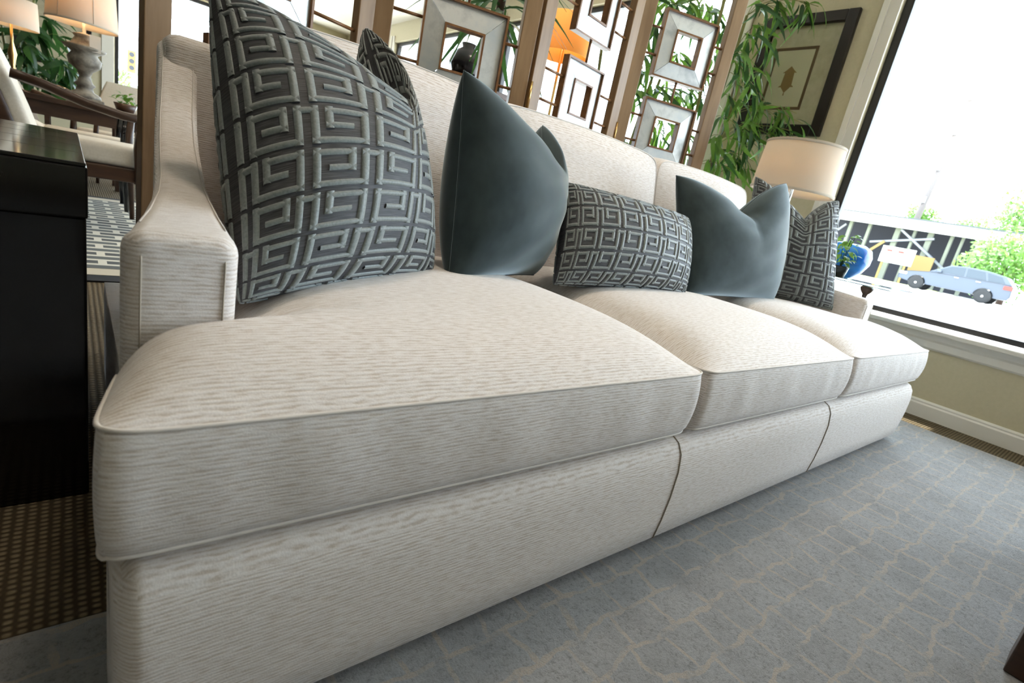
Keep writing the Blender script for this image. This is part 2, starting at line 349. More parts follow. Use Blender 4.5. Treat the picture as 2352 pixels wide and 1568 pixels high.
# base with bowed front rail
bprof = [(.04, .034), (.0, .034), (-.012, .043), (-.018, .09), (-.022, .15), (-.022, .21), (-.016, .248), (-.004, .268), (.02, .28), (.07, .286), (.5, .288), (1.06, .288), (1.075, .27), (1.075, .06), (1.06, .036)]
rings = []
for x in [0, .003, .007, .012, .018, .024, .033, .0345] + [.06+(SL-.12)*q/50 for q in range(51)] + [SL-.0345, SL-.033, SL-.024, SL-.018, SL-.012, SL-.007, SL-.003, SL]:
    e = min(x, SL-x); ins = .022*max(0, 1-e/.022)**2 if e < .022 else 0
    cl = .15 if e < .034 else 9
    rings.append([(x+.013*max(0, 1-x/.5), min(cl, y) + (ins if y < .1 else -ins if y > 1 else 0), z - (ins*.6 if z > .25 else 0)) for y, z in bprof])
base = MB().loft(rings).build('base', FAB, sofa, smooth=True, uv='box')
for x in (SA, SL-SA):
    MB().tube([(x, y-.0012, z) for y, z in bprof[1:10]], .0014, 6).build('seam', SEAM, base, smooth=True)
for x in (.12, SL/2, SL-.12):
    for y in (.1, .98): MB().box(x-.03, x+.03, y-.03, y+.03, .012 if y < .2 else 0, .04).build('foot', DWOOD, sofa, bevel=.004)

def sstep(a, b, x): t = min(1, max(0, (x-a)/(b-a))); return t*t*(3-2*t)
def puff(name, ring_map, nu, nv, h0, crown, tohost, bulge, parent, pw=14, wr=None, pip=.0024, pm=None):
    """Boxed cushion. ring_map(u,v)->(a,b) plan position for u,v in [-1,1]; crown(u,v,a,b)->height above h1; tohost(a,b,h)->world"""
    mb = MB(); idx = {}
    def sq(u, v):
        s = max(abs(u), abs(v)); n = (abs(u)**pw + abs(v)**pw)**(1/pw)
        return (u*s/n, v*s/n) if n > 0 else (0, 0)
    def g(i, n): t = i/n*2-1; return math.copysign(1-(1-abs(t))**1.35, t)
    for j in range(nv+1):
        for i in range(nu+1):
            u, v = g(i, nu), g(j, nv); uu, vv = sq(u, v); a, b = ring_map(uu, vv)
            idx[i, j] = len(mb.v); mb.v.append(tuple(tohost(a, b, crown(u, v, a, b), 1)))
    for j in range(nv):
        for i in range(nu): mb.f.append((idx[i, j], idx[i+1, j], idx[i+1, j+1], idx[i, j+1]))
    per = [(i, 0) for i in range(nu)] + [(nu, j) for j in range(nv)] + [(i, nv) for i in range(nu, 0, -1)] + [(0, j) for j in range(nv, 0, -1)]
    pts = []
    for i, j in per:
        uu, vv = sq(g(i, nu), g(j, nv)); pts.append(V((*ring_map(uu, vv), 0)))
    n = len(pts); nor = []
    for q in range(n):
        t = pts[(q+1) % n]-pts[q-1]; nn = V((t.y, -t.x, 0)); nor.append(nn.normalized() if nn.length > 1e-9 else V((0, 0, 0)))
    prev = [idx[p] for p in per]; K = 9; top = [V(mb.v[q]) for q in prev]; low = None
    for kk in range(1, K+1):
        t = kk/K; cur = []
        for q in range(n):
            off = bulge*math.sin(PI*min(1, t*1.02))**.8 - (.004 if kk == K else 0)
            if wr:
                off += wr(q/n, t)*math.sin(PI*t)
                if nor[q].y > -.6: off *= .3
            p = pts[q] + nor[q]*off
            cur.append(len(mb.v)); mb.v.append(tuple(tohost(p.x, p.y, t, 0)))
        for q in range(n): mb.f.append((prev[q], prev[(q+1) % n], cur[(q+1) % n], cur[q]))
        prev = cur
        if kk == K: low = [V(mb.v[q]) for q in cur]
    # back / underside face: the same plan grid, flat
    idb = {p: prev[q] for q, p in enumerate(per)}
    for j in range(nv+1):
        for i in range(nu+1):
            if (i, j) not in idb:
                uu, vv = sq(g(i, nu), g(j, nv)); a, b = ring_map(uu, vv); idb[i, j] = len(mb.v); mb.v.append(tuple(tohost(a, b, 1, 0)))
    for j in range(nv):
        for i in range(nu): mb.f.append((idb[i, j], idb[i, j+1], idb[i+1, j+1], idb[i+1, j]))
    o = mb.build(name, FAB, parent, smooth=True, uv='box')
    MB().tube(top, pip, 6, True).build('piping', PIPE, o, smooth=True)
    MB().tube(low, pip, 6, True).build('piping', PIPE, o, smooth=True)
    return o
ZSEAM, ZBOT = .425, .295
def seat(x0, x1, ear):
    Y0, Y1 = -.012, .80
    def lim(y):
        e = (sstep(.118, .15, y) if ear < 0 else sstep(.21, .245, y))*.142
        sl_ = .026*min(1, max(0, y/.13))
        return (x0 + (e*.87+sl_ if ear < 0 else 0), x1 - (e if ear > 0 else 0))
    def rm(u, v):
        y = Y0 + (Y1-Y0)*(v+1)/2; a, b = lim(y); return (a + (b-a)*(u+1)/2, y)
    def crown(u, v, a, y):
        l, r = lim(y); d = min(a-l, r-a); e = y-Y0
        fx = 1-math.exp(-max(0, d)/(.028 if (ear < 0 and a-l < r-a and y < .17) else .06)); fy = 1-math.exp(-max(0, e)/.085)
        c = .078*fx*fy*(1-.22*sstep(.4, .8, y))
        c += .0025*math.sin(a*9+y*4)*fx*fy
        return c
    def host(a, b, h, top): return V((a, b, ZSEAM + h)) if top else V((a, b, ZSEAM + (ZBOT-ZSEAM)*h))
    ph = x0*7
    return puff('seat_cushion', rm, 72, 56, 0, crown, host, .009, sofa, 34, lambda q, t: .0022*math.sin(q*150+ph)*math.sin(q*47+1.3))
seat(-.003, SA+.012, -1); seat(SA+.022, SL-SA+.055, 0); seat(SL-SA+.065, SL+.012, 1)
# back cushions
def backc(x0, x1, z1):
    def rm(u, v): return (x0 + (x1-x0)*(u+1)/2, .455 + (z1-.455)*(v+1)/2)
    def crown(u, v, a, z):
        d = min(a-x0, x1-a); e = min(z-.455, z1-z); return .065*(1-math.exp(-max(0, d)/.1))*(1-math.exp(-max(0, e)/.1))
    def host(a, z, h, top):
        yy = .775 + (z-.455)*.2
        zz = z + (.012*math.sin((a-x0)/(x1-x0)*PI) if z > z1-.1 else 0)
        return V((a, yy-h, zz)) if top else V((a, yy+.16*h, zz-.0*h))
    return puff('back_cushion', rm, 44, 34, 0, crown, host, .012, sofa, 12)
backc(.285, SA-.004, .945); backc(SA+.006, SL-SA-.004, .945); backc(SL-SA+.006, SL-.205, .945)
# back frame
def rrect(x0, x1, z0, z1, r, n=5):
    pts = []
    for cx, cz, a0 in ((x1-r, z1-r, 0), (x0+r, z1-r, PI/2), (x0+r, z0+r, PI), (x1-r, z0+r, 3*PI/2)):
        for i in range(n+1): t = a0 + PI/2*i/n; pts.append((cx + r*math.cos(t), cz + r*math.sin(t)))
    return pts
fr = []
for i, x in enumerate([.15, .158, .175] + [.175+(SL-.35)*t/30 for t in range(1, 30)] + [SL-.175, SL-.158, SL-.15]):
    s = .012 if i in (0, 34) else .004 if i in (1, 33) else 0
    fr.append([(x, y, z) for y, z in rrect(.962+s, 1.075-s, .05, .872-s, .03)])
MB().loft(fr).build('back_frame', FAB, sofa, smooth=True, uv='box')
# swooping arms
AKL = [(.135, .025, .134, .574), (.2, .036, .138, .576), (.28, .053, .143, .581), (.4, .074, .152, .591), (.52, .089, .162, .604), (.62, .098, .172, .624), (.72, .107, .18, .657), (.82, .117, .19, .702), (.9, .127, .2, .752), (.96, .134, .208, .805), (1.0, .139, .215, .84), (1.04, .141, .22, .857), (1.065, .142, .222, .862), (1.08, .143, .222, .855)]
def arm(mir):
    AK = [(.232+(k_[0]-.135)*.897, *k_[1:]) for k_ in AKL] if mir else AKL
    yf = AK[0][0]-.001; rs = []
    def ring(y, xo, xi, z, s):
        r = [(x, y, zz) for x, zz in rrect(xo+s, xi-s, .06, z-s, .02 if s < .01 else .014)]
        return [(SL-x, yy, zz) for x, yy, zz in r] if mir else r
    y0 = AK[0]
    for dy, s in ((0, .016), (.002, .010), (.007, .004), (.016, 0)): rs.append(ring(y0[0]+dy, y0[1], y0[2], y0[3], s))
    for q in range(1, len(AK)):
        a, b = AK[q-1], AK[q]
        for t in (.5, 1): rs.append(ring(*[a[c]+(b[c]-a[c])*t for c in range(4)], 0))
    e = AK[-1]; rs.append(ring(e[0]+.008, e[1], e[2], e[3], .008))
    o = MB().loft(rs).build('arm', FAB, sofa, smooth=True, uv='box')
    f = lambda x: SL-x if mir else x
    for xs_ in (.041, .118): MB().tube([(f(xs_), yf, .3), (f(xs_), yf, .545), (f(xs_), yf+.0075, .561), (f(xs_), yf+.03, .569)], .0009, 6).build('seam', SEAM2, o, smooth=True)
    for c, s in ((1, .004), (2, -.004)):
        MB().tube([(f(k_[c]+s*2.2), k_[0], k_[3]-.0022) for k_ in AK[1:12]], .0011, 6).build('piping', PIPE, o, smooth=True)
arm(False); arm(True)

# ------------------------------------------------------------------ throw pillows
class Pillow:
    def __init__(s, BL, BR, TR, TL, T, valley=None, bow=.05, wu=1.3, fold=0, wrinkle=0, seed=0, vp=2.2, u0=0):
        s.u0 = u0
        s.c = [V(p) for p in (BL, BR, TR, TL)]; s.T = T; s.bow = bow; s.wu = wu; s.fold = fold; s.wr = wrinkle; s.seed = seed; s.vp = vp
        r = (s.c[1]-s.c[0])+(s.c[2]-s.c[3]); u = (s.c[3]-s.c[0])+(s.c[2]-s.c[1]); s.n = r.cross(u).normalized()
        s.hw = r.length/4; s.hh = u.length/4
        s.D = (V(valley)-s.bil(u0, 1-bow*(1-u0*u0))) if valley else None
    def bil(s, u, v):
        a, b = (u+1)/2, (v+1)/2; c = s.c
        return (c[0]*(1-a)+c[1]*a)*(1-b) + (c[3]*(1-a)+c[2]*a)*b
    def pos(s, side, u, v):
        P_ = s.bil(u*(1-s.bow*(1-v*v)), v*(1-s.bow*(1-u*u)))
        w_ = (max(0, 1-(s.u0-u)/(1+s.u0)) if u < s.u0 else max(0, 1-(u-s.u0)/(1-s.u0)))**s.wu*((v+1)/2)**s.vp if s.D else 0
        if s.D: P_ = P_ + s.D*w_
        q = max(0, (1-u*u)*(1-v*v)); th = s.T*q**.43*(1-.3*w_)
        P_ = P_ + s.n*(th*(.56 if side > 0 else -.44))
        if side > 0 and q > 0:
            d = 0
            if s.fold:
                rr = math.hypot(u-s.u0, 1-v); an = math.atan2(u-s.u0, 1-v)
                d += s.fold*math.exp(-rr/.5)*math.cos(an*5.2+.6)*min(1, rr*4)
            if s.wr:
                d += s.wr*(math.sin(u*5+v*7+s.seed)*math.sin(v*4-u*3+s.seed*2)+.6*math.sin((u-v*1.7)*8+s.seed))
            P_ = P_ + s.n*(d*q**.3)
        return P_
    def mesh(s, name, m, N_=56):
        mb = MB(); uv = []; F = {}; B = {}
        g = lambda i: math.sin(PI/2*(i/N_*2-1))
        for j in range(N_+1):
            for i in range(N_+1):
                u, v = g(i), g(j); F[i, j] = len(mb.v); mb.v.append(tuple(s.pos(1, u, v))); uv.append((math.asin(u)/PI*2*s.hw*1.3, math.asin(v)/PI*2*s.hh*1.3))
        for j in range(N_+1):
            for i in range(N_+1):
                if i in (0, N_) or j in (0, N_): B[i, j] = F[i, j]; continue
                u, v = g(i), g(j); B[i, j] = len(mb.v); mb.v.append(tuple(s.pos(-1, u, v))); uv.append((math.asin(u)/PI*2*s.hw*1.3, math.asin(v)/PI*2*s.hh*1.3))
        for j in range(N_):
            for i in range(N_):
                mb.f.append((F[i, j], F[i+1, j], F[i+1, j+1], F[i, j+1])); mb.f.append((B[i, j], B[i, j+1], B[i+1, j+1], B[i+1, j]))
        return mb.build(name, m, None, smooth=True, uv=uv)
    def edge(s):
        K = 30; g = [math.sin(PI/2*(i/K*2-1)) for i in range(K)]
        return [s.pos(1, u, -1) for u in g] + [s.pos(1, 1, v) for v in g] + [s.pos(1, -u, 1) for u in g] + [s.pos(1, -1, -v) for v in g]
    def keys(s, parent, cw=.085, ch=.067, sides=(1, -1), lift=.0026, ox=0, oy=0):
        """raised Greek key ribbons that follow the pillow surface"""
        mb = MB(); sx, sy = cw/8, ch/7
        E_ = [(8, 6), (7, 6), (7, 1), (1, 1), (1, 6), (5.3, 6), (5.3, 3.5), (2.9, 3.5)]
        HW, HH = s.hw*1.3, s.hh*1.3; nx, ny = int(2*HW/cw)+3, int(2*HH/ch)+3
        hw_ = .53
        def val(x, y, side, h):
            u, v = x/HW, y/HH
            if abs(u) > .97 or abs(v) > .97: return None
            u, v = math.sin(PI/2*u), math.sin(PI/2*v)
            p = s.pos(side, u, v); e = .004
            du = s.pos(side, min(.999, u+e), v)-s.pos(side, max(-.999, u-e), v); dv = s.pos(side, u, min(.999, v+e))-s.pos(side, u, max(-.999, v-e))
            n = du.cross(dv)
            if n.length < 1e-12: return None
            n.normalize(); n = n if side > 0 else -n
            return p + n*h
        for side in sides:
            for r in range(ny):
                for c in range(nx):
                    e = (r+c) % 2 == 0
                    X0 = -HW-cw*.7+c*cw+ox; Y0 = -HH-ch*.5+r*ch+oy
                    pl = [((p[0] if e else 8-p[0])*sx+X0, p[1]*sy+Y0) for p in E_]
                    for (xa, ya), (xb, yb) in zip(pl, pl[1:]):
                        hor = abs(xb-xa) > abs(yb-ya); ln = max(abs(xb-xa), abs(yb-ya)); dx, dy = (xb-xa)/ln, (yb-ya)/ln
                        ex = hw_*(sy if not hor else sx)
                        ex = hw_*(sx if not hor else sx*.9)
                        n = max(2, int((ln+2*ex)/.010)); rows = []
                        wx, wy = (hw_*sx*1.0, 0) if not hor else (0, hw_*sy*.95)
                        for q in range(n+1):
                            t = -ex*.95 + (ln+1.9*ex)*q/n; x, y = xa+dx*t, ya+dy*t
                            row = [val(x-wx*k1, y-wy*k1, side, h*lift) for k1, h in ((1, -.4), (.86, .75), (0, 1), (-.86, .75), (-1, -.4))]
                            rows.append(row if all(row) else None)
                        for a_, b_ in zip(rows, rows[1:]):
                            if a_ and b_: mb.add(a_+b_, [(0, 5, 6, 1), (1, 6, 7, 2), (2, 7, 8, 3), (3, 8, 9, 4)])
        o = mb.build('key_pattern', KEY, parent, smooth=True, fix=False); o['kind'] = 'stuff'; o['label'] = 'raised grey-green Greek key weave'
        return o
VK = atY(900, 275, .61)
p1 = Pillow((.16, .235, .475), (.585, .47, .482), atY(838, 66, .79), atY(484, -34, .58), .27, VK, .03, 1.15, .004, 0, u0=.12)
o1 = p1.mesh('throw_pillow', GROUND, 64); tag(o1, 'large Greek key throw pillow leaning on the near sofa arm', 'pillow', 'throw pillows on the sofa'); p1.keys(o1, cw=.1, ch=.068)
p2 = Pillow((.605, .425, .482), (1.02, .62, .48), atY(1247, 288, .82), atY(1066, 162, .54), .26, atY(1250, 385, .66), .03, 1.2, .004, .0025, 1.1, u0=.25)
o2 = p2.mesh('throw_pillow', VELVET); tag(o2, 'plain slate velvet throw pillow beside the large near Greek key pillow', 'pillow', 'throw pillows on the sofa')
MB().tube(p2.edge(), .0018, 5, True).build('seam', VELVET, o2, smooth=True)
p3 = Pillow((.945, .455, .49), (1.52, .435, .491), (1.625, .57, .735), (1.02, .575, .748), .17, None, .03, .5, 0, 0)
o3 = p3.mesh('throw_pillow', GROUND); tag(o3, 'wide low Greek key lumbar pillow between the two velvet pillows', 'pillow', 'throw pillows on the sofa'); p3.keys(o3, cw=.078, ch=.056)
p4 = Pillow((1.59, .47, .488), (2.22, .455, .49), atY(1806, 422, .56), atY(1553, 403, .66), .21, atY(1688, 500, .57), .03, 1.7, .010, .0018, 3.0)
o4 = p4.mesh('throw_pillow', VELVET); tag(o4, 'slate velvet throw pillow with a chopped top near the far arm', 'pillow', 'throw pillows on the sofa')
MB().tube(p4.edge(), .0018, 5, True).build('seam', VELVET, o4, smooth=True)
p5 = Pillow((2.29, .66, .485), (2.545, .335, .495), atX(1926, 462, 2.55), atY(1736, 406, .72), .18, atX(1846, 508, 2.42), .03, 1.6, .004, 0)
o5 = p5.mesh('throw_pillow', GROUND); tag(o5, 'Greek key throw pillow against the far sofa arm by the window', 'pillow', 'throw pillows on the sofa'); p5.keys(o5, cw=.088, ch=.062)
# ------------------------------------------------------------------ black cabinet on the left
cb = thing('lacquer_cabinet', 'glossy black lacquer cabinet standing beside the near sofa arm', 'cabinet', (-.4, 1.1, 0))
MB().box(-.80, .006, .585, 1.72, 0, .512).build('body', BLACK, cb, bevel=.004)
lid = MB().box(-.82, .008, .57, 1.74, .512, .592).build('lid', BLACK, cb, bevel=.003)
for i in range(5):
    y0 = .572+i*.2336; MB().box(-.818, .006, y0, y0+.2306, .592, .598).build('plank', BLACK, lid, bevel=.0015)
# dark coffee table, only one corner in view
ct = thing('coffee_table', 'dark wooden coffee table with square legs on the rug, cut by the picture corner', 'table', (1.75, -1.1, .012))
for x in (1.345, 2.06):
    for y in (-.565, -1.55): MB().box(x, x+.09, y-.09, y, .012, .40).build('leg', DWOOD, ct, bevel=.003)
MB().box(1.335, 2.16, -1.65, -.555, .40, .44).build('top', DWOOD, ct, bevel=.004)

# ------------------------------------------------------------------ folding mirror screen
PV = [V((.134, 1.38, 0)), V((.834, 1.558, 0)), V((1.42, 1.338, 0)), V((2.07, 1.42, 0)), V((2.58, 1.21, 0))]
scr = thing('folding_screen', 'four-panel wooden folding screen with square mirrors behind the sofa', 'screen', (1.4, 1.4, 0))
UZ = V((0, 0, 1))
def mirror_square(i, s0, s1, z0, z1, hole=.44):
    A, B = PV[i], PV[i+1]; d = (B-A).normalized(); n = V((d.y, -d.x, 0))   # n faces the sofa
    Pt = lambda s, z, o: A + d*s + UZ*z + n*o
    sm, zm = (s0+s1)/2, (z0+z1)/2; hs, hz = (s1-s0)/2*hole, (z1-z0)/2*hole
    def ringframe(mb, a0, a1, b0, b1, t, o0, o1):
        for (p0, p1, q0, q1) in ((a0-t, a1+t, b1, b1+t), (a0-t, a1+t, b0-t, b0), (a0-t, a0, b0, b1), (a1, a1+t, b0, b1)):
            mb.obox(Pt((p0+p1)/2, (q0+q1)/2, (o0+o1)/2), d, n, UZ, (p1-p0)/2, (o1-o0)/2, (q1-q0)/2)
    fb = MB(); ringframe(fb, s0+.008, s1-.008, z0+.008, z1-.008, .008, -.018, .016); ringframe(fb, sm-hs, sm+hs, zm-hz, zm+hz, .008, -.018, .018)
    fo = fb.build('mirror_frame', MWOOD, scr)
    O_ = [(s0+.008, z0+.008), (s1-.008, z0+.008), (s1-.008, z1-.008), (s0+.008, z1-.008)]
    I_ = [(sm-hs-.008, zm-hz-.008), (sm+hs+.008, zm-hz-.008), (sm+hs+.008, zm+hz+.008), (sm-hs-.008, zm+hz+.008)]
    for k_ in range(4):
        q = [O_[k_], O_[(k_+1) % 4], I_[(k_+1) % 4], I_[k_]]
        c = (sum(p[0] for p in q)/4, sum(p[1] for p in q)/4); q = [(c[0]+(p[0]-c[0])*.99, c[1]+(p[1]-c[1])*.99) for p in q]
        f_ = [Pt(*q[0], .004), Pt(*q[1], .004), Pt(*q[2], .012), Pt(*q[3], .012)]; b_ = [Pt(*p, -.006) for p in q]
        MB().add(f_+b_, [(0, 1, 2, 3), (7, 6, 5, 4), (0, 4, 5, 1), (1, 5, 6, 2), (2, 6, 7, 3), (3, 7, 4, 0)]).build('mirror_pane', MIRROR, fo)
    MB().obox(Pt(sm, zm, -.012), d, n, UZ, .001, .001, .001)
def rod(i, s0, z0, s1, z1):
    A, B = PV[i], PV[i+1]; d = (B-A).normalized()
    MB().tube([A+d*s0+UZ*z0, A+d*s1+UZ*z1], .006, 8).build('rod', MWOOD, scr, smooth=True)
for i in range(4):
    A, B = PV[i], PV[i+1]; d = (B-A).normalized(); n = V((d.y, -d.x, 0)); wd = (B-A).length
    for s in (.036, wd-.036):
        MB().obox(A+d*s+UZ*1.09, d, n, UZ, .033, .02, 1.08).build('post', WOOD, scr, bevel=.003)
    for z in (.06, 2.14): MB().obox(A+d*(wd/2)+UZ*z, d, n, UZ, wd/2-.07, .018, .03).build('rail', WOOD, scr, bevel=.003)
PSQ = [[(.17, .49, .99+.0), ], [(.177, .503, 1.0)], [(.205, .475, 1.03), (.205, .475, 1.42)], [(.128, .434, .99), (.128, .434, 1.391)]]
COLS = {0: (.165, .485, [.24, .62, 1.04, 1.46]), 1: (.177, .503, [.18, .59, 1.005, 1.42]), 2: (.205, .475, [.22, .62, 1.01, 1.405]), 3: (.13, .434, [.2, .6, .993, 1.391])}
for i, (a, b, zl) in COLS.items():
    wd = (PV[i+1]-PV[i]).length; h = .335 if i < 2 else .30
    for q, z in enumerate(zl):
        mirror_square(i, a, b, z, z+h)
        for zz in (z+.09, z+h-.09): rod(i, .065, zz, a, zz); rod(i, b, zz, wd-.065, zz)
        if q: 
            rod(i, (a+b)/2, zl[q-1]+h, (a+b)/2, z)
for i in (1, 2, 3):
    for z in (.35, 1.09, 1.85):
        MB().lathe(PV[i]+UZ*z + V((0, -.03 if i == 2 else .03 if False else -.022, 0)), [(.006, -.05), (.006, .05)], 10).build('hinge', BRASS, scr, smooth=True)

# ------------------------------------------------------------------ framed picture
def m_print():
    return noisy('mat_board', (.42, .37, .25), (.5, .45, .32), 14, .8)
pic = thing('framed_picture', 'dark framed lantern print hanging on the wall by the window', 'picture', (W-.02, 1.34, 1.41))
Y0, Y1, Z0, Z1 = 1.06, 1.62, 1.41, 2.12
def pbox(y0, y1, z0, z1, o0, o1, nm, m, par, bv=0): return MB().box(W-o1, W-o0, y0, y1, z0, z1).build(nm, m, par, bevel=bv)
PF = mat('black_brown_frame', (.012, .008, .007), .35)
for a in ((Y0, Y0+.065, Z0, Z1), (Y1-.065, Y1, Z0, Z1), (Y0+.065, Y1-.065, Z0, Z0+.065), (Y0+.065, Y1-.065, Z1-.065, Z1)): pbox(*a, .002, .035, 'frame', PF, pic, .006)
pbox(Y0+.06, Y1-.06, Z0+.06, Z1-.06, .004, .012, 'mat_board', m_print(), pic)
BRN = mat('print_brown', (.12, .075, .035), .7)
for a in ((1.235, 1.505, 1.565, 1.582), (1.235, 1.505, 1.918, 1.935), (1.235, 1.252, 1.582, 1.918), (1.488, 1.505, 1.582, 1.918)): pbox(*a, .012, .0135, 'print_border', BRN, pic)
pbox(1.252, 1.488, 1.582, 1.918, .012, .0128, 'print', mat('print_paper', (.55, .5, .35), .8), pic)
LB = mat('print_lantern', (.25, .16, .06), .8); lan = MB()
def plate(pts): lan.add([(W-.0132, 1.37+y, 1.75+z) for y, z in pts] + [(W-.0128, 1.37+y, 1.75+z) for y, z in pts], [tuple(range(len(pts)))] + [tuple(range(2*len(pts)-1, len(pts)-1, -1))])
plate([(-.035, -.04), (.035, -.04), (.03, .035), (-.03, .035)]); plate([(-.045, .035), (.045, .035), (.02, .055), (0, .075), (-.02, .055)]); plate([(-.05, -.05), (.05, -.05), (.04, -.04), (-.04, -.04)]); plate([(-.03, -.05), (.03, -.05), (0, -.085)]); plate([(-.004, -.1), (.004, -.1), (.004, -.085), (-.004, -.085)])
lan.build('lantern_motif', LB, pic, fix=False)
MB().box(W-.0205, W-.0195, Y0+.063, Y1-.063, Z0+.063, Z1-.063).build('glazing', GLASS, pic)
# picture on the far wall
pic2 = thing('framed_picture', 'dark framed picture on the far wall behind the armchairs', 'picture', (0, 8.98, 1.2))
for a in ((-.52, -.44, 1.1, 1.9), (.14, .22, 1.1, 1.9), (-.44, .14, 1.1, 1.18), (-.44, .14, 1.82, 1.9)): MB().box(a[0], a[1], 8.955, 8.995, a[2], a[3]).build('frame', PF, pic2, bevel=.006)
MB().box(-.44, .14, 8.98, 8.993, 1.18, 1.82).build('mat_board', m_print(), pic2)

# ------------------------------------------------------------------ lamps
def lamp_light(t, loc, e, r=.03):
    ld = bpy.data.lights.new('bulb', 'POINT'); ld.energy = e; ld.color = (1, .66, .34); ld.shadow_soft_size = r
    lo = bpy.data.objects.new('bulb', ld); COL.objects.link(lo); lo.location = loc; attach(lo, t)
def drum(t, c, r0, r1, h, m, band=None, nm='shade', seams=0):
    x, y, z = c
    o = MB().lathe(c, [(r0, 0), (r1, h), (r1-.004, h), (r0-.004, 0), (r0, 0)], 40, cap=False).build(nm, m, t, smooth=False)
    for pg in o.data.polygons: pg.use_smooth = abs(pg.normal.z) < .5
    if band:
        for zz, rr in ((0, r0), (h-.014, r1)): MB().lathe((x, y, z+zz), [(rr-.001, 0), (rr+.0025, .001), (rr+.0025, .013), (rr-.001, .014)], 40, cap=False).build('trim_band', band, o, smooth=True)
    return o
BAND = m_shade('shade_band', (.62, .55, .46), .15)
LX, LY = 2.92, .85
lamp = thing('table_lamp', 'chrome table lamp with a cream drum shade beside the far sofa end', 'lamp', (LX, LY, .634))
drum(lamp, (LX, LY, 1.0), .205, .19, .245, SHADE, BAND)
MB().lathe((LX, LY, .634), [(.08, 0), (.08, .012), (.03, .02), (.022, .03), (.03, .05), (.038, .07), (.03, .09), (.016, .1), (.026, .115), (.03, .15), (.022, .19), (.014, .2), (.024, .215), (.026, .24), (.014, .265), (.009, .28), (.009, .39), (.016, .395), (.016, .43), (.006, .435)], 24).build('column', CHROME, lamp, smooth=True)
for a in (0, 2*PI/3, 4*PI/3): MB().tube([(LX, LY, 1.225), (LX+.188*math.cos(a), LY+.188*math.sin(a), 1.235)], .002, 6).build('spider_arm', CHROME, lamp)
MB().tube([(LX, LY, 1.06), (LX+.05, LY, 1.1), (LX+.05, LY, 1.2), (LX, LY, 1.225)], .0018, 6).build('harp', CHROME, lamp, smooth=True)
MB().lathe((LX, LY, 1.09), [(.012, 0), (.028, .03), (.03, .05), (.02, .075), (.004, .085)], 16).build('bulb_glass', DLM, lamp, smooth=True)
lamp_light(lamp, (LX, LY, 1.14), 4.5)

# glass side table with turned finials
gt = thing('side_table', 'glass topped side table on dark turned legs by the window', 'table', (3.12, .62, 0))
TGL = bpy.data.materials.new('table_glass'); TGL.use_nodes = True; b_ = TGL.node_tree.nodes['Principled BSDF']; b_.inputs['Base Color'].default_value = (.75, .93, .9, 1); b_.inputs['Roughness'].default_value = .02; b_.inputs['Transmission Weight'].default_value = 1; b_.inputs['IOR'].default_value = 1.45
MB().box(2.83, 3.42, .20, 1.04, .622, .634).build('top', TGL, gt, bevel=.002)
for x, y in ((2.93, .35), (3.2, .72), (2.93, .95)):
        MB().lathe((x, y, 0), [(.016, 0), (.02, .01), (.016, .04), (.016, .4), (.022, .43), (.014, .45), (.010, .57), (.012, .582), (.022, .594), (.029, .608), (.028, .616), (.02, .622)], 18).build('leg', DWOOD, gt, smooth=True)
for a_, b_ in (((2.93, .35, .2), (3.2, .72, .2)), ((3.2, .72, .2), (2.93, .95, .2)), ((2.93, .95, .2), (2.93, .35, .2))): MB().tube([a_, b_], .009, 8).build('stretcher', DWOOD, gt)
# blue glass bowl
BLUE = noisy('cobalt_glaze', (.004, .05, .42), (.03, .26, .75), 7, .12, spec=.6)
bw = atX(1947, 590, 3.12)
bowl = tag(MB().lathe((bw.x, bw.y, .634), [(.035, 0), (.05, .006), (.085, .04), (.108, .085), (.11, .12), (.098, .155), (.07, .172), (.062, .176), (.058, .172), (.09, .15), (.1, .12), (.098, .085), (.05, .02), (.001, .012)], 36, cap=False).build('glass_bowl', BLUE, smooth=True), 'round cobalt blue glazed bowl on the glass side table', 'bowl')
# small green plant on the table
def leaf_mesh(name, Ln, Wd, bend, n=6, m=LEAF):
    mb = MB()
    for i in range(n+1):
        t = i/n; wv = Wd*math.sin(PI*min(1, t*.94+.04))**.8*(1-t*.35)/2; z = -bend*t*t*Ln; x = Ln*t*(1-.2*bend*t)
        mb.v += [(x, -wv, z+wv*.25), (x, 0, z), (x, wv, z+wv*.25)]
    for i in range(n): a = i*3; mb.f += [(a, a+3, a+4, a+1), (a+1, a+4, a+5, a+2)]
    me = bpy.data.meshes.new(name); me.from_pydata(mb.v, [], mb.f); me.materials.append(m)
    for pg in me.polygons: pg.use_smooth = True
    return me
def place_leaf(me, t, p, yaw, pitch, roll, s):
    o = bpy.data.objects.new('leaf', me); COL.objects.link(o)
    o.matrix_basis = Matrix.Translation(p) @ Matrix.Rotation(yaw, 4, 'Z') @ Matrix.Rotation(-pitch, 4, 'Y') @ Matrix.Rotation(roll, 4, 'X') @ Matrix.Scale(s, 4)
    o.parent = t; o.matrix_parent_inverse = Matrix.Translation(-t.location); return o
rnd = random.Random(3)
pp = atX(1926, 622, 2.9); IVY = leaf_mesh('ivy_leaf', .035, .024, .5, 4)
ivy = thing('potted_plant', 'small leafy green plant in a dark pot before the blue bowl', 'plant', (pp.x, pp.y, .634))
MB().lathe((pp.x, pp.y, .634), [(.03, 0), (.04, .05), (.043, .055), (.036, .055), (.034, .045), (.001, .044)], 20).build('pot', BLACK, ivy, smooth=True)
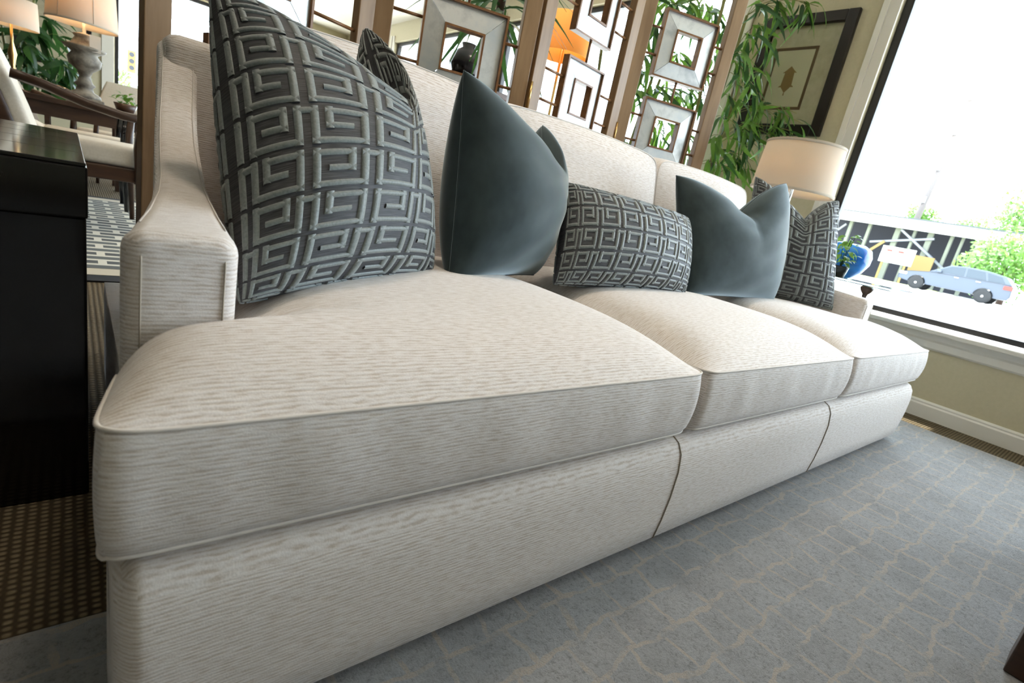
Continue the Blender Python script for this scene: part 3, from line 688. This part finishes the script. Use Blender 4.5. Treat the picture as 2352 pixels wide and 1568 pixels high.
for i in range(48):
    a = rnd.uniform(0, 2*PI); h = rnd.uniform(.0, .15); rr = rnd.uniform(.005, .045)
    q = V((pp.x+rr*math.cos(a), pp.y+rr*math.sin(a), .69+h))
    if i < 9: MB().tube([(pp.x, pp.y, .68), tuple(q)], .0015, 5).build('stem', DLEAF, ivy)
    place_leaf(IVY, ivy, q, a, rnd.uniform(-.6, .6), rnd.uniform(-.6, .6), rnd.uniform(.8, 1.3))

# ------------------------------------------------------------------ bamboo plants
BL_ = [leaf_mesh('bamboo_blade', .16, .028, b) for b in (.35, .7, 1.1)]; BL2 = [leaf_mesh('bamboo_blade', .16, .028, b, m=DLEAF) for b in (.4, .8)]
POT = noisy('stone_pot', (.16, .13, .1), (.24, .2, .16), 20, .8, .3, .004)
def bamboo(label, loc, sprays, canes, cap=295, per=8, big=1, name='bamboo_plant', grp='bamboo plants behind the sofa'):
    t = thing(name, label, 'plant', loc, grp); x, y, z = loc
    MB().lathe((x, y, 0), [(.11, 0), (.15, .26), (.16, .28), (.145, .28), (.135, .25), (.001, .24)], 28).build('pot', POT, t, smooth=True)
    CANE = noisy('cane', (.2, .22, .06), (.3, .28, .1), 9, .45); tops = []
    for (dx, dy, h) in canes:
        pts = [V((x+dx*.25*(1-q) + dx*q, y+dy*.25*(1-q)+dy*q, .25+(h-.25)*q)) for q in [i/10 for i in range(11)]]
        MB().tube(pts, [.011 if i % 2 else .009 for i in range(11)], 8).build('cane', CANE, t, smooth=True); tops.append(pts)
    n = 0; stuff = MB()
    for p in sprays:
        near = min((q for c in tops for q in c if q.z < p.z+.05), key=lambda q: (q-p).length, default=tops[0][5])
        mid = (near+p)/2 + UZ*.06
        MB().tube([near, (near+mid)/2+UZ*.02, mid, (mid+p)/2+UZ*.01, p], .002, 5).build('twig', CANE, t)
        out = math.atan2(p.y-near.y, p.x-near.x)
        for i in range(per):
            s = rnd.uniform(0, 1); q = mid.lerp(p, s); q = q+V((rnd.gauss(0, .012), rnd.gauss(0, .012), rnd.gauss(0, .012)))
            if n < cap and q.x < W-.1:
                yw = out+rnd.gauss(0, 1.1); sc = rnd.uniform(.7, 1.2)*big
                if q.x + .17*sc*max(0, math.cos(yw)) > W-.02: yw = PI-yw
                place_leaf(rnd.choice(BL_ if rnd.random() < .62 else BL2), t, q, yw, rnd.uniform(-1.2, .25), rnd.gauss(0, .5), sc); n += 1
    return t
SPA = []
for px, py, x in [(1745, 20, 3.05), (1790, 10, 3.2), (1850, 8, 3.25), (1880, 15, 3.3), (1760, 60, 3.1), (1735, 95, 3.0), (1780, 100, 3.2), (1720, 150, 3.0), (1755, 170, 3.15), (1710, 200, 3.0), (1740, 215, 3.1), (1695, 240, 2.95), (1725, 260, 3.15), (1760, 235, 3.25),
                  (1690, 285, 3.0), (1720, 300, 3.1), (1755, 290, 3.2), (1795, 275, 3.28), (1830, 260, 3.3), (1845, 285, 3.3), (1680, 320, 3.0), (1710, 335, 3.12), (1745, 325, 3.2), (1670, 355, 2.98), (1700, 365, 3.1), (1730, 370, 3.2), (1660, 385, 2.95), (1690, 395, 3.05), (1720, 395, 3.15), (1770, 310, 3.25), (1705, 120, 2.98), (1800, 40, 3.2), (1815, 300, 3.28)]:
    SPA.append(atX(px, py, x))
bamboo('tall leafy bamboo plant arching over the framed picture beside the screen', (3.12, 1.66, 0), SPA, [(-.1, .0, 2.2), (.08, .05, 2.35), (.0, -.12, 2.0), (-.14, -.1, 1.6), (.1, -.16, 1.75)])
SPB = []
for px, py, y in [(1505, 15, 1.9), (1540, 10, 2.1), (1600, 20, 1.9), (1640, 15, 2.0), (1670, 40, 1.9), (1500, 60, 1.8), (1690, 70, 1.8), (1515, 95, 2.0), (1665, 95, 1.9), (1480, 130, 1.9), (1585, 120, 2.2), (1570, 135, 1.9), (1655, 140, 1.85), (1475, 175, 1.8), (1640, 190, 1.9), (1510, 205, 1.9), (1545, 215, 2.0), (1580, 225, 1.9), (1620, 230, 1.8), (1455, 190, 2.1), (1530, 225, 1.8), (1615, 270, 1.9), (1540, 300, 2.0), (1520, 315, 1.9), (1605, 320, 1.8), (1440, 325, 1.9), (1430, 345, 2.0), (1590, 350, 1.9), (1570, 370, 1.9), (1460, 215, 1.9), (1495, 225, 2.1), (1560, 20, 1.8), (1625, 50, 2.1), (1600, 375, 2.0)]:
    SPB.append(atY(px, py, y))
bamboo('dense bamboo plant seen through the last screen panel', (2.75, 2.05, 0), SPB, [(-.1, .0, 2.2), (.12, .05, 2.3), (.0, -.12, 1.9), (-.18, .1, 1.8), (.2, -.1, 2.0), (.3, -.05, 1.7)], 298, 9, 1.25)
# dracaena behind panel two
dc = atY(1165, -70, 2.0); SP = leaf_mesh('strap_blade', .55, .05, .9, 8, DLEAF)
dra = thing('dracaena_plant', 'strap leaved dracaena plant behind the second screen panel', 'plant', (dc.x, dc.y, 0))
MB().lathe((dc.x, dc.y, 0), [(.12, 0), (.16, .3), (.17, .32), (.15, .32), (.14, .28), (.001, .27)], 28).build('pot', POT, dra, smooth=True)
MB().tube([(dc.x, dc.y, .27), (dc.x+.02, dc.y, .9), (dc.x, dc.y, 1.45), (dc.x, dc.y, dc.z)], .022, 10).build('trunk', DWOOD, dra, smooth=True)
for i in range(46):
    a = i*2.4; place_leaf(SP, dra, V((dc.x, dc.y, dc.z-.25+.3*i/46)), a, -.1+1.3*i/46+rnd.gauss(0, .12), rnd.gauss(0, .3), rnd.uniform(.6, .85))

# ------------------------------------------------------------------ floor lamp and hutch behind the screen
fl = thing('floor_lamp', 'floor lamp with a glowing amber shade behind the third screen panel', 'lamp', (2.72, 2.75, 0))
drum(fl, (2.78, 2.75, 1.74), .2, .17, .26, m_shade('amber_shade', (.8, .45, .14), .45), None)
MB().lathe((2.78, 2.75, 0), [(.13, 0), (.13, .015), (.02, .03), (.012, .05), (.012, 1.93), (.004, 1.94)], 20).build('pole', BRASS, fl, smooth=True); lamp_light(fl, (2.78, 2.75, 1.86), 6)
MB().lathe((2.78, 2.75, 1.82), [(.012, .0), (.03, .02), (.03, .06), (.005, .09)], 14).build('bulb_glass', DLM, fl, smooth=True)
ht = thing('hutch', 'dark brown hutch standing far behind the second screen panel', 'cabinet', (2.55, 3.5, 0))
MB().box(2.25, 2.95, 3.3, 3.7, 0, 1.42).build('body', DWOOD, ht, bevel=.006); MB().box(2.22, 2.98, 3.27, 3.73, 1.42, 1.47).build('cornice', DWOOD, ht, bevel=.006)
for x in (2.27, 2.61): 
    d_ = MB().box(x, x+.32, 3.28, 3.3, .08, 1.36).build('door', DWOOD, ht, bevel=.004); MB().lathe((x+(.28 if x < 2.5 else .04), 3.28, .75), [(.004, 0), (.012, .015), (.004, .022)], 10, axis=V((0, -1, 0))).build('knob', BRASS, d_, smooth=True)
DJ = mat('black_glaze', (.01, .01, .012), .15)
tag(MB().lathe((2.42, 3.45, 1.47), [(.05, 0), (.11, .06), (.14, .14), (.11, .22), (.05, .26), (.06, .29), (.05, .29), (.04, .26), (.001, .25)], 28).build('ceramic_jar', DJ, smooth=True), 'black glazed jar standing on the dark hutch', 'jar')

# ------------------------------------------------------------------ seating group at the left
def armchair(name, label, loc, rz, up, sw=.6, sd_=.56, seat=.46, back=1.0, wood=DWOOD, group=None):
    t = thing(name, label, 'armchair', loc, group); Rm = Matrix.Rotation(rz, 4, 'Z'); Lc = V(loc)
    def fin(mb): mb.v = [tuple(Rm @ V(p) + Lc) for p in mb.v]; return mb
    # local: faces +x, width along y
    hw = sw/2; rs = []
    for x, s in ((-sd_/2, .02), (-sd_/2+.02, 0), (sd_/2-.04, 0), (sd_/2-.012, .008), (sd_/2, .03)): rs.append([(x, y, z) for y, z in rrect(-hw+.03+s, hw-.03-s, seat-.12+s, seat-s*.5, .035)])
    fin(MB().loft(rs)).build('seat', up, t, smooth=True)
    fin(MB().box(-sd_/2, sd_/2-.01, -hw+.02, hw-.02, seat-.2, seat-.12)).build('seat_rail', wood, t, bevel=.008)
    bk = []
    for i in range(9):
        q = i/8; z = seat-.06 + (back-seat+.06)*q; x = -sd_/2+.05-.16*q-.08*q*q; wv = (hw-.03)*(1-.18*q**4); th = .045-.012*q
        bk.append([(x+a, y, z) for a, y in rrect(-th, th, -wv, wv, .03)])
    fin(MB().loft(bk)).build('backrest', up, t, smooth=True)
    bf = [[(p[0]-.055, p[1]*1.03, p[2]) for p in r] for r in bk]; bf = [[(x*1-.0, y, z) for x, y, z in r] for r in bf]
    fin(MB().loft(bf)).build('back_frame', wood, t, smooth=True)
    for s in (-1, 1):
        fin(MB().tube([(-sd_/2-.0, s*hw, seat+.26), (-sd_/2+.12, s*hw, seat+.24), (0, s*hw, seat+.19), (sd_/2-.14, s*hw, seat+.165), (sd_/2-.02, s*hw, seat+.165)], .024, 8)).build('armrest', wood, t, smooth=True)
        fin(MB().tube([(sd_/2-.06, s*hw, seat+.16), (sd_/2-.07, s*hw, seat), (sd_/2-.05, s*(hw-.02), 0)], [.02, .022, .014], 8)).build('leg', wood, t, smooth=True)
        fin(MB().tube([(-sd_/2+.04, s*(hw-.03), seat-.14), (-sd_/2-.03, s*(hw-.02), 0)], [.024, .014], 8)).build('leg', wood, t, smooth=True)
    return t
armchair('armchair', 'cream armchair with dark curved wooden arms behind the black cabinet', (.06, 3.7, .011), 0, CREAMUP, .64, .6, .5, 1.08)
armchair('armchair', 'taupe round backed armchair facing the low table', (-.1, 6.05, 0), -.35, TAUPE, .5, .55, .46, .95)
armchair('armchair', 'pale armchair in front of the far window', (.35, 6.9, 0), -1.9, CREAMUP, .55, .55, .48, 1.0)
# second seat: slim bench chair between lamp table and armchair
armchair('armchair', 'low cream seat with black frame next to the lamp table', (.1, 4.55, .011), 0, CREAMUP, .5, .5, .5, .56, BLACK)
# lamp table with turned lamp
tb = thing('lamp_table', 'dark console table carrying the turned wooden lamp', 'table', (.12, 5.3, 0))
MB().box(-.35, .75, 5.1, 5.55, .66, .70).build('top', DWOOD, tb, bevel=.004)
for x in (-.32, .66):
    for y in (5.12, 5.48): MB().box(x, x+.05, y, y+.05, 0, .66).build('leg', DWOOD, tb)
MB().box(-.3, .7, 5.13, 5.52, .56, .66).build('apron', DWOOD, tb)
GREYW = noisy('weathered_wood', (.12, .1, .08), (.3, .27, .22), 16, .55, .4, .006)
tl = thing('table_lamp', 'turned grey wooden lamp with a wide linen shade on the console', 'lamp', (.085, 5.3, .70))
MB().box(-.035, .205, 5.18, 5.42, .70, .75).build('plinth', GREYW, tl, bevel=.008)
MB().lathe((.085, 5.3, .75), [(.11, 0), (.1, .03), (.06, .05), (.05, .08), (.07, .1), (.05, .12), (.035, .16), (.05, .2), (.1, .24), (.11, .29), (.08, .33), (.13, .36), (.14, .375), (.09, .39), (.06, .44), (.075, .46), (.03, .475), (.012, .48), (.012, .62)], 28).build('baluster', GREYW, tl, smooth=True)
drum(tl, (.075, 5.3, 1.275), .225, .2, .34, SHADE, BAND)
for a in range(6): MB().tube([(.075+.2255*math.cos(a), 5.3+.2255*math.sin(a), 1.28), (.075+.2005*math.cos(a), 5.3+.2005*math.sin(a), 1.61)], .0025, 5).build('shade_seam', BAND, tl)
MB().box(.115, .185, 5.195, 5.197, 1.1, 1.22).build('price_tag', mat('paper_tag', (.75, .7, .62), .8), tl)
lamp_light(tl, (.085, 5.3, 1.42), 5)
l2 = thing('table_lamp', 'slim brass lamp with a pale drum shade at the far left', 'lamp', (-.42, 6.85, .72))
drum(l2, (-.42, 6.85, 1.26), .2, .19, .24, SHADE, None)
MB().lathe((-.42, 6.85, .72), [(.07, 0), (.07, .015), (.02, .03), (.03, .1), (.015, .2), (.035, .3), (.012, .4), (.01, .66)], 20).build('column', BRASS, l2, smooth=True); lamp_light(l2, (-.42, 6.85, 1.38), 4)
t2 = thing('side_table', 'dark side table under the far left lamp', 'table', (-.42, 6.85, 0))
MB().box(-.7, -.14, 6.6, 7.1, .68, .72).build('top', DWOOD, t2, bevel=.004)
for x in (-.68, -.2):
    for y in (6.62, 7.04): MB().box(x, x+.04, y, y+.04, 0, .68).build('leg', DWOOD, t2)
# moss bowl and box on a low table before the far window
lt = thing('low_table', 'dark low table holding the green planter before the far window', 'table', (.55, 5.9, 0))
MB().box(.28, .95, 5.65, 6.2, .66, .70).build('top', DWOOD, lt, bevel=.004)
for x in (.3, .88):
    for y in (5.67, 6.13): MB().box(x, x+.05, y, y+.05, 0, .66).build('leg', DWOOD, lt)
mp_ = thing('planter', 'small green planter on the low dark table', 'plant', (.38, 5.78, .70))
MB().lathe((.38, 5.78, .70), [(.06, 0), (.09, .08), (.08, .08), (.001, .06)], 20).build('bowl', DWOOD, mp_, smooth=True)
for i in range(30):
    a = rnd.uniform(0, 2*PI); place_leaf(IVY, mp_, V((.38+rnd.gauss(0, .04), 5.78+rnd.gauss(0, .04), .78+rnd.uniform(0, .08))), a, rnd.uniform(-.5, .9), 0, rnd.uniform(1.2, 2.2))
# two leafy trees at the far left
SPC = [V((-.55+rnd.uniform(-.3, .62), 7.6+rnd.uniform(-.3, .3), rnd.uniform(.75, 1.95))) for i in range(36)]
BIG = [leaf_mesh('broad_blade', .26, .07, b, m=DLEAF) for b in (.4, .9)]; BL_ = BIG; BL2 = BIG
bamboo('dark leafy potted tree at the far left behind the lamps', (-.4, 7.65, 0), SPC, [(-.2, .0, 2.1), (.15, .05, 2.2), (.0, -.12, 1.9)], 290, 8, 1, 'potted_tree', None)

# ------------------------------------------------------------------ outdoors
ASPH = noisy('pale_pavement', (.5, .49, .47), (.58, .57, .55), 3, .9); GRASS = noisy('dry_grass', (.28, .33, .12), (.42, .44, .2), 6, .95)
g = MB(); g.add([(W+.12, -80, -.06), (200, -80, -.06), (200, 80, -.06), (W+.12, 80, -.06)], [(0, 1, 2, 3)])
struct(g.build('ground', ASPH))
struct(MB().add([(-80, 9.12, -.06), (W+.12, 9.12, -.06), (W+.12, 80, -.06), (-80, 80, -.06)], [(0, 1, 2, 3)]).build('ground', ASPH))
struct(MB().add([(-80, -80, -.06), (W+.12, -80, -.06), (W+.12, -4.62, -.06), (-80, -4.62, -.06)], [(0, 1, 2, 3)]).build('ground', ASPH))
road = MB(); road.add([(14, -60, -.05), (26, -60, .40), (90, -60, .42), (90, 60, .42), (26, 60, .40), (14, 60, -.05)], [(0, 1, 4, 5), (1, 2, 3, 4)]); struct(road.build('road', ASPH))
struct(MB().box(13.6, 14.2, -60, 60, -.06, .05).build('kerb', noisy('kerb_green', (.4, .42, .25), (.55, .55, .4), 3, .9)))
struct(MB().box(38, 45, 8.5, 30, .3, .47).build('verge', GRASS))
PAINT = mat('blue_grey_paint', (.045, .056, .075), .3, 0, .5); PAINT2 = mat('white_car_paint', (.7, .72, .75), .3); CGL = mat('car_glass', (.03, .04, .05), .05); TYRE = mat('tyre', (.015, .015, .015), .8); RIM = mat('alloy', (.6, .6, .62), .25, .9); RED = mat('tail_light', (.6, .03, .02), .3)
def car(label, x, y, z, paint):
    """nose points to +y; x is the near flank"""
    t = thing('car', label, 'car', (x+.9, y-2.2, z)); S = lambda q: y-q
    low = [(0, .42), (.0, .62), (.12, .78), (.5, .86), (1.25, .98), (2.4, 1.02), (3.6, 1.04), (4.35, 1.05), (4.48, .95), (4.5, .5), (4.42, .34)]
    def arch(c): return [(c+.38*math.cos(a), .33+.38*math.sin(a)) for a in [PI*k_/10 for k_ in range(11)]]
    prof = low + [(p[0], max(.3, p[1])) for p in arch(3.55)] + [(p[0], max(.3, p[1])) for p in arch(.85)]
    def rg(xx, k_): return [(xx, S(p[0]), z+.25+(p[1]-.25)*k_) for p in prof]
    rgs = [[(x+dx, S(2.25+(p[0]-2.25)*kl), z+p[1]) for p in prof] for dx, kl in ((.06, .985), (0, 1), (0.05, 1), (1.75, 1), (1.8, 1), (1.74, .985))]
    body = MB().loft(rgs).build('body', paint, t, bevel=.02)
    top = [(1.2, .98), (1.95, 1.44), (2.5, 1.52), (3.4, 1.5), (4.1, 1.38), (4.42, 1.03)]
    MB().loft([[(x+dx*(1+2.2*(p[1]-1)), S(p[0]), z+p[1]) for p in top] for dx in (.06,)] + [[(x+1.8-dx*(1+2.2*(p[1]-1)), S(p[0]), z+p[1]) for p in top] for dx in (.06,)]).build('cabin', paint, t, bevel=.02)
    for wn in ([(1.45, 1.06), (2.02, 1.4), (2.55, 1.45), (2.6, 1.06)], [(2.68, 1.06), (2.63, 1.45), (3.3, 1.43), (3.45, 1.06)], [(3.53, 1.06), (3.4, 1.42), (3.95, 1.33), (4.15, 1.08)]):
        MB().loft([[(x+.06*(1+2.2*(p[1]-1))-.012, S(p[0]), z+p[1]) for p in wn], [(x+.06*(1+2.2*(p[1]-1))+.02, S(p[0]), z+p[1]) for p in wn]]).build('side_window', CGL, t)
    for c in (.85, 3.55):
        for xx in (x+.1, x+1.7):
            wh = MB().lathe((xx, S(c), z+.33), [(.2, -.1), (.31, -.1), (.33, -.07), (.33, .07), (.31, .1), (.2, .1)], 28, axis=V((1, 0, 0))).build('wheel', TYRE, t, smooth=True)
            rm = MB()
            for k_ in range(10):
                a = 2*PI*k_/10; rm.obox((xx-.085, S(c)+.11*math.cos(a), z+.33+.11*math.sin(a)), V((0, math.cos(a), math.sin(a))), V((1, 0, 0)), V((0, -math.sin(a), math.cos(a))), .105, .012, .018)
            rm.lathe((xx-.09, S(c), z+.33), [(.05, -.02), (.05, .02)], 16, axis=V((1, 0, 0))); rm.lathe((xx-.08, S(c), z+.33), [(.2, -.015), (.215, -.02), (.215, .02), (.2, .015)], 28, axis=V((1, 0, 0))); rm.build('rim', RIM, wh)
    MB().box(x-.01, x+.2, S(4.49), S(4.15), z+.82, z+.98).build('tail_light', RED, t, bevel=.02)
    MB().box(x-.005, x+.3, S(.35), S(.02), z+.64, z+.76).build('headlight', mat('headlamp', (.8, .8, .8), .1), t, bevel=.02)
    MB().box(x-.14, x+.02, S(1.72), S(1.55), z+1.02, z+1.14).build('wing_mirror', paint, t, bevel=.02)
    for q in (2.45, 3.3): MB().box(x-.02, x+.01, S(q), S(q-.18), z+.92, z+.95).build('door_handle', RIM, t)
car('blue grey station wagon parked across the road outside the window', 33, 8.0, .42, PAINT)
car('white car parked directly behind the blue grey station wagon', 33.1, 3.25, .42, PAINT2)
# open shed across the road
BW = mat('white_fascia', (.8, .8, .8), .6); DK = mat('shed_dark', (.045, .045, .055), .9); PW = mat('pale_post', (.13, .135, .105), .8); TANW = mat('tan_timber', (.2, .13, .05), .8)
sh = thing('open_shed', 'open shed with a long white fascia across the road', 'building', (50, 12, .42))
MB().box(46, 46.3, -6, 22, 4.28, 4.95).build('fascia', BW, sh); MB().box(45.85, 54, -6, 22, 4.95, 5.05).build('roof', mat('shed_roof', (.06, .065, .07), .7), sh)
MB().box(53.8, 54, 7.4, 22, .42, 4.9).build('back_wall', DK, sh)
for y, wd_ in ((17.2, .2), (15.6, .22), (14.3, .2), (12.35, .34), (11.4, .16), (10.35, .32), (9.2, .18), (8.6, .14), (7.7, .2)): MB().box(46.5, 46.75, y, y+wd_, .42, 4.3).build('post', PW, sh)
for a, b in (((46.4, 12.3, 4.2), (46.45, 9.0, 2.0)), ((46.45, 14.0, 3.0), (46.45, 10.2, 3.9)), ((46.45, 16.0, 4.0), (46.45, 17.5, 2.2))):
    MB().tube([a, b], .1, 4).build('brace', mat('steel_brace', (.15, .155, .17), .5), sh)
MB().tube([(46.2, 13.0, 3.2), (46.2, 14.4, 1.6)], .13, 4).build('brace', TANW, sh)
MB().box(45.9, 46.0, 9.6, 10.9, .9, 2.6).build('plywood_sheet', TANW, sh)
sg = thing('sign_board', 'white notice board on two posts across the road', 'sign', (44, 11.6, .42))
MB().box(43.95, 44, 10.3, 12.3, 1.7, 2.8).build('board', mat('sign_white', (.8, .8, .82), .5), sg)
for y in (11.3, 12.0): MB().box(43.93, 43.95, y-.35, y, 2.45, 2.6).build('red_mark', RED, sg)
for k_ in range(4):
    for y in (10.6, 11.5): MB().box(43.935, 43.95, y, y+.6, 1.95+k_*.11, 1.98+k_*.11).build('text_line', mat('sign_grey', (.45, .5, .6), .6), sg)
for y in (10.6, 12.0): MB().box(44, 44.12, y, y+.12, .42, 1.7).build('post', TANW, sg)
up = thing('utility_pole', 'leaning wooden utility pole beyond the shed', 'pole', (56, 14.5, .42))
pa = atX(2107, 500, 56); pb = atX(2240, 210, 56); d0 = (pb-pa).normalized(); foot = pa - d0*((pa.z-.42)/d0.z); up.location = foot
MB().tube([foot, pb], [.26, .2], 8).build('pole', mat('pole_wood', (.14, .12, .11), .9), up, smooth=True)
for q in (.97, .8, .62, .45): c = foot.lerp(pb, q); MB().box(c.x-.35, c.x-.1, c.y-.1, c.y+.35, c.z-.25, c.z+.3).build('fitting', mat('pole_fitting', (.2, .2, .2), .7), up)
sl = thing('street_lamp', 'grey street lamp with a flat head behind the shed', 'street lamp', (58, 12.5, .42))
pa = atX(2165, 520, 58); pb = atX(2184, 463, 58); MB().tube([(pb.x, pb.y, .42), pb], .12, 8).build('pole', mat('lamp_grey', (.3, .3, .32), .6), sl); MB().box(pb.x-.2, pb.x+.2, pb.y-1.2, pb.y+.1, pb.z-.05, pb.z+.15).build('head', mat('lamp_grey', (.3, .3, .32), .6), sl); sl.location = (pb.x, pb.y, .42)
for ch in sl.children: ch.matrix_parent_inverse = Matrix.Translation(-sl.location)
for ch in up.children: ch.matrix_parent_inverse = Matrix.Translation(-up.location)
TLEAF = m_leaf('tree_leaf', (.05, .12, .03), (.14, .27, .06))
def tree(label, c, r, h, n, s, grp='trees across the road'):
    t = thing('tree', label, 'tree', c, grp); x, y, z = c
    MB().tube([(x, y, z), (x+.1, y, z+h*.5), (x, y, z+h*.8)], [r*.09, r*.07, r*.03], 8).build('trunk', DWOOD, t, smooth=True)
    mb = MB(); rr = random.Random(n)
    for i in range(n):
        a = rr.uniform(0, 2*PI); b = math.acos(rr.uniform(-1, 1)); q = r*(rr.random()**.4)*(1+.25*math.sin(a*3+b*4))
        p = V((x+q*math.sin(b)*math.cos(a), y+q*math.sin(b)*math.sin(a), z+h-r*.8+q*math.cos(b)*.95)); u = V((rr.gauss(0, 1), rr.gauss(0, 1), rr.gauss(0, 1))).normalized(); v_ = u.orthogonal().normalized()
        mb.add([p-u*s, p+v_*s*.5, p+u*s, p-v_*s*.5], [(0, 1, 2, 3)])
    f_ = mb.build('foliage', TLEAF, t, fix=False); f_['kind'] = 'stuff'; return t
tree('rounded green tree in front of the shed at the right', (43.5, 5.6, .42), 2.2, 4.3, 3000, .16)
tree('tall green tree rising above the shed fascia at the right', (58, 7.0, .42), 2.8, 8.9, 2600, .22)
tree('small hazy tree behind the shed beside the pole', (60, 14.9, .42), 1.4, 7.3, 800, .2); tree('small hazy tree behind the shed near the street lamp', (66, 12.2, .42), 1.7, 7.4, 900, .2)
# beyond the far window: traffic light, trees, a pale car roof
ts = thing('traffic_light', 'orange traffic light on a grey pole outside the far window', 'traffic light', (1.8, 25, -.06))
MB().tube([(1.83, 25, -.06), (1.83, 25, 4.1)], .09, 10).build('pole', mat('lamp_grey', (.3, .3, .32), .6), ts, smooth=True); hb_ = MB().box(1.6, 1.86, 24.78, 24.9, 2.2, 2.95).build('housing', mat('signal_orange', (.75, .3, .04), .5), ts, bevel=.03)
for z in (2.36, 2.58, 2.8): MB().lathe((1.73, 24.78, z), [(.08, 0), (.085, .05), (.001, .05)], 14, axis=V((0, -1, 0))).build('lens', BLACK, hb_)
tree('green tree beyond the traffic light outside the far window', (1.35, 27, -.06), .9, 2.5, 700, .1, 'trees outside the far window'); tree('low green tree right of the traffic light outside the far window', (3.6, 28, -.06), .8, 2.2, 600, .1, 'trees outside the far window')
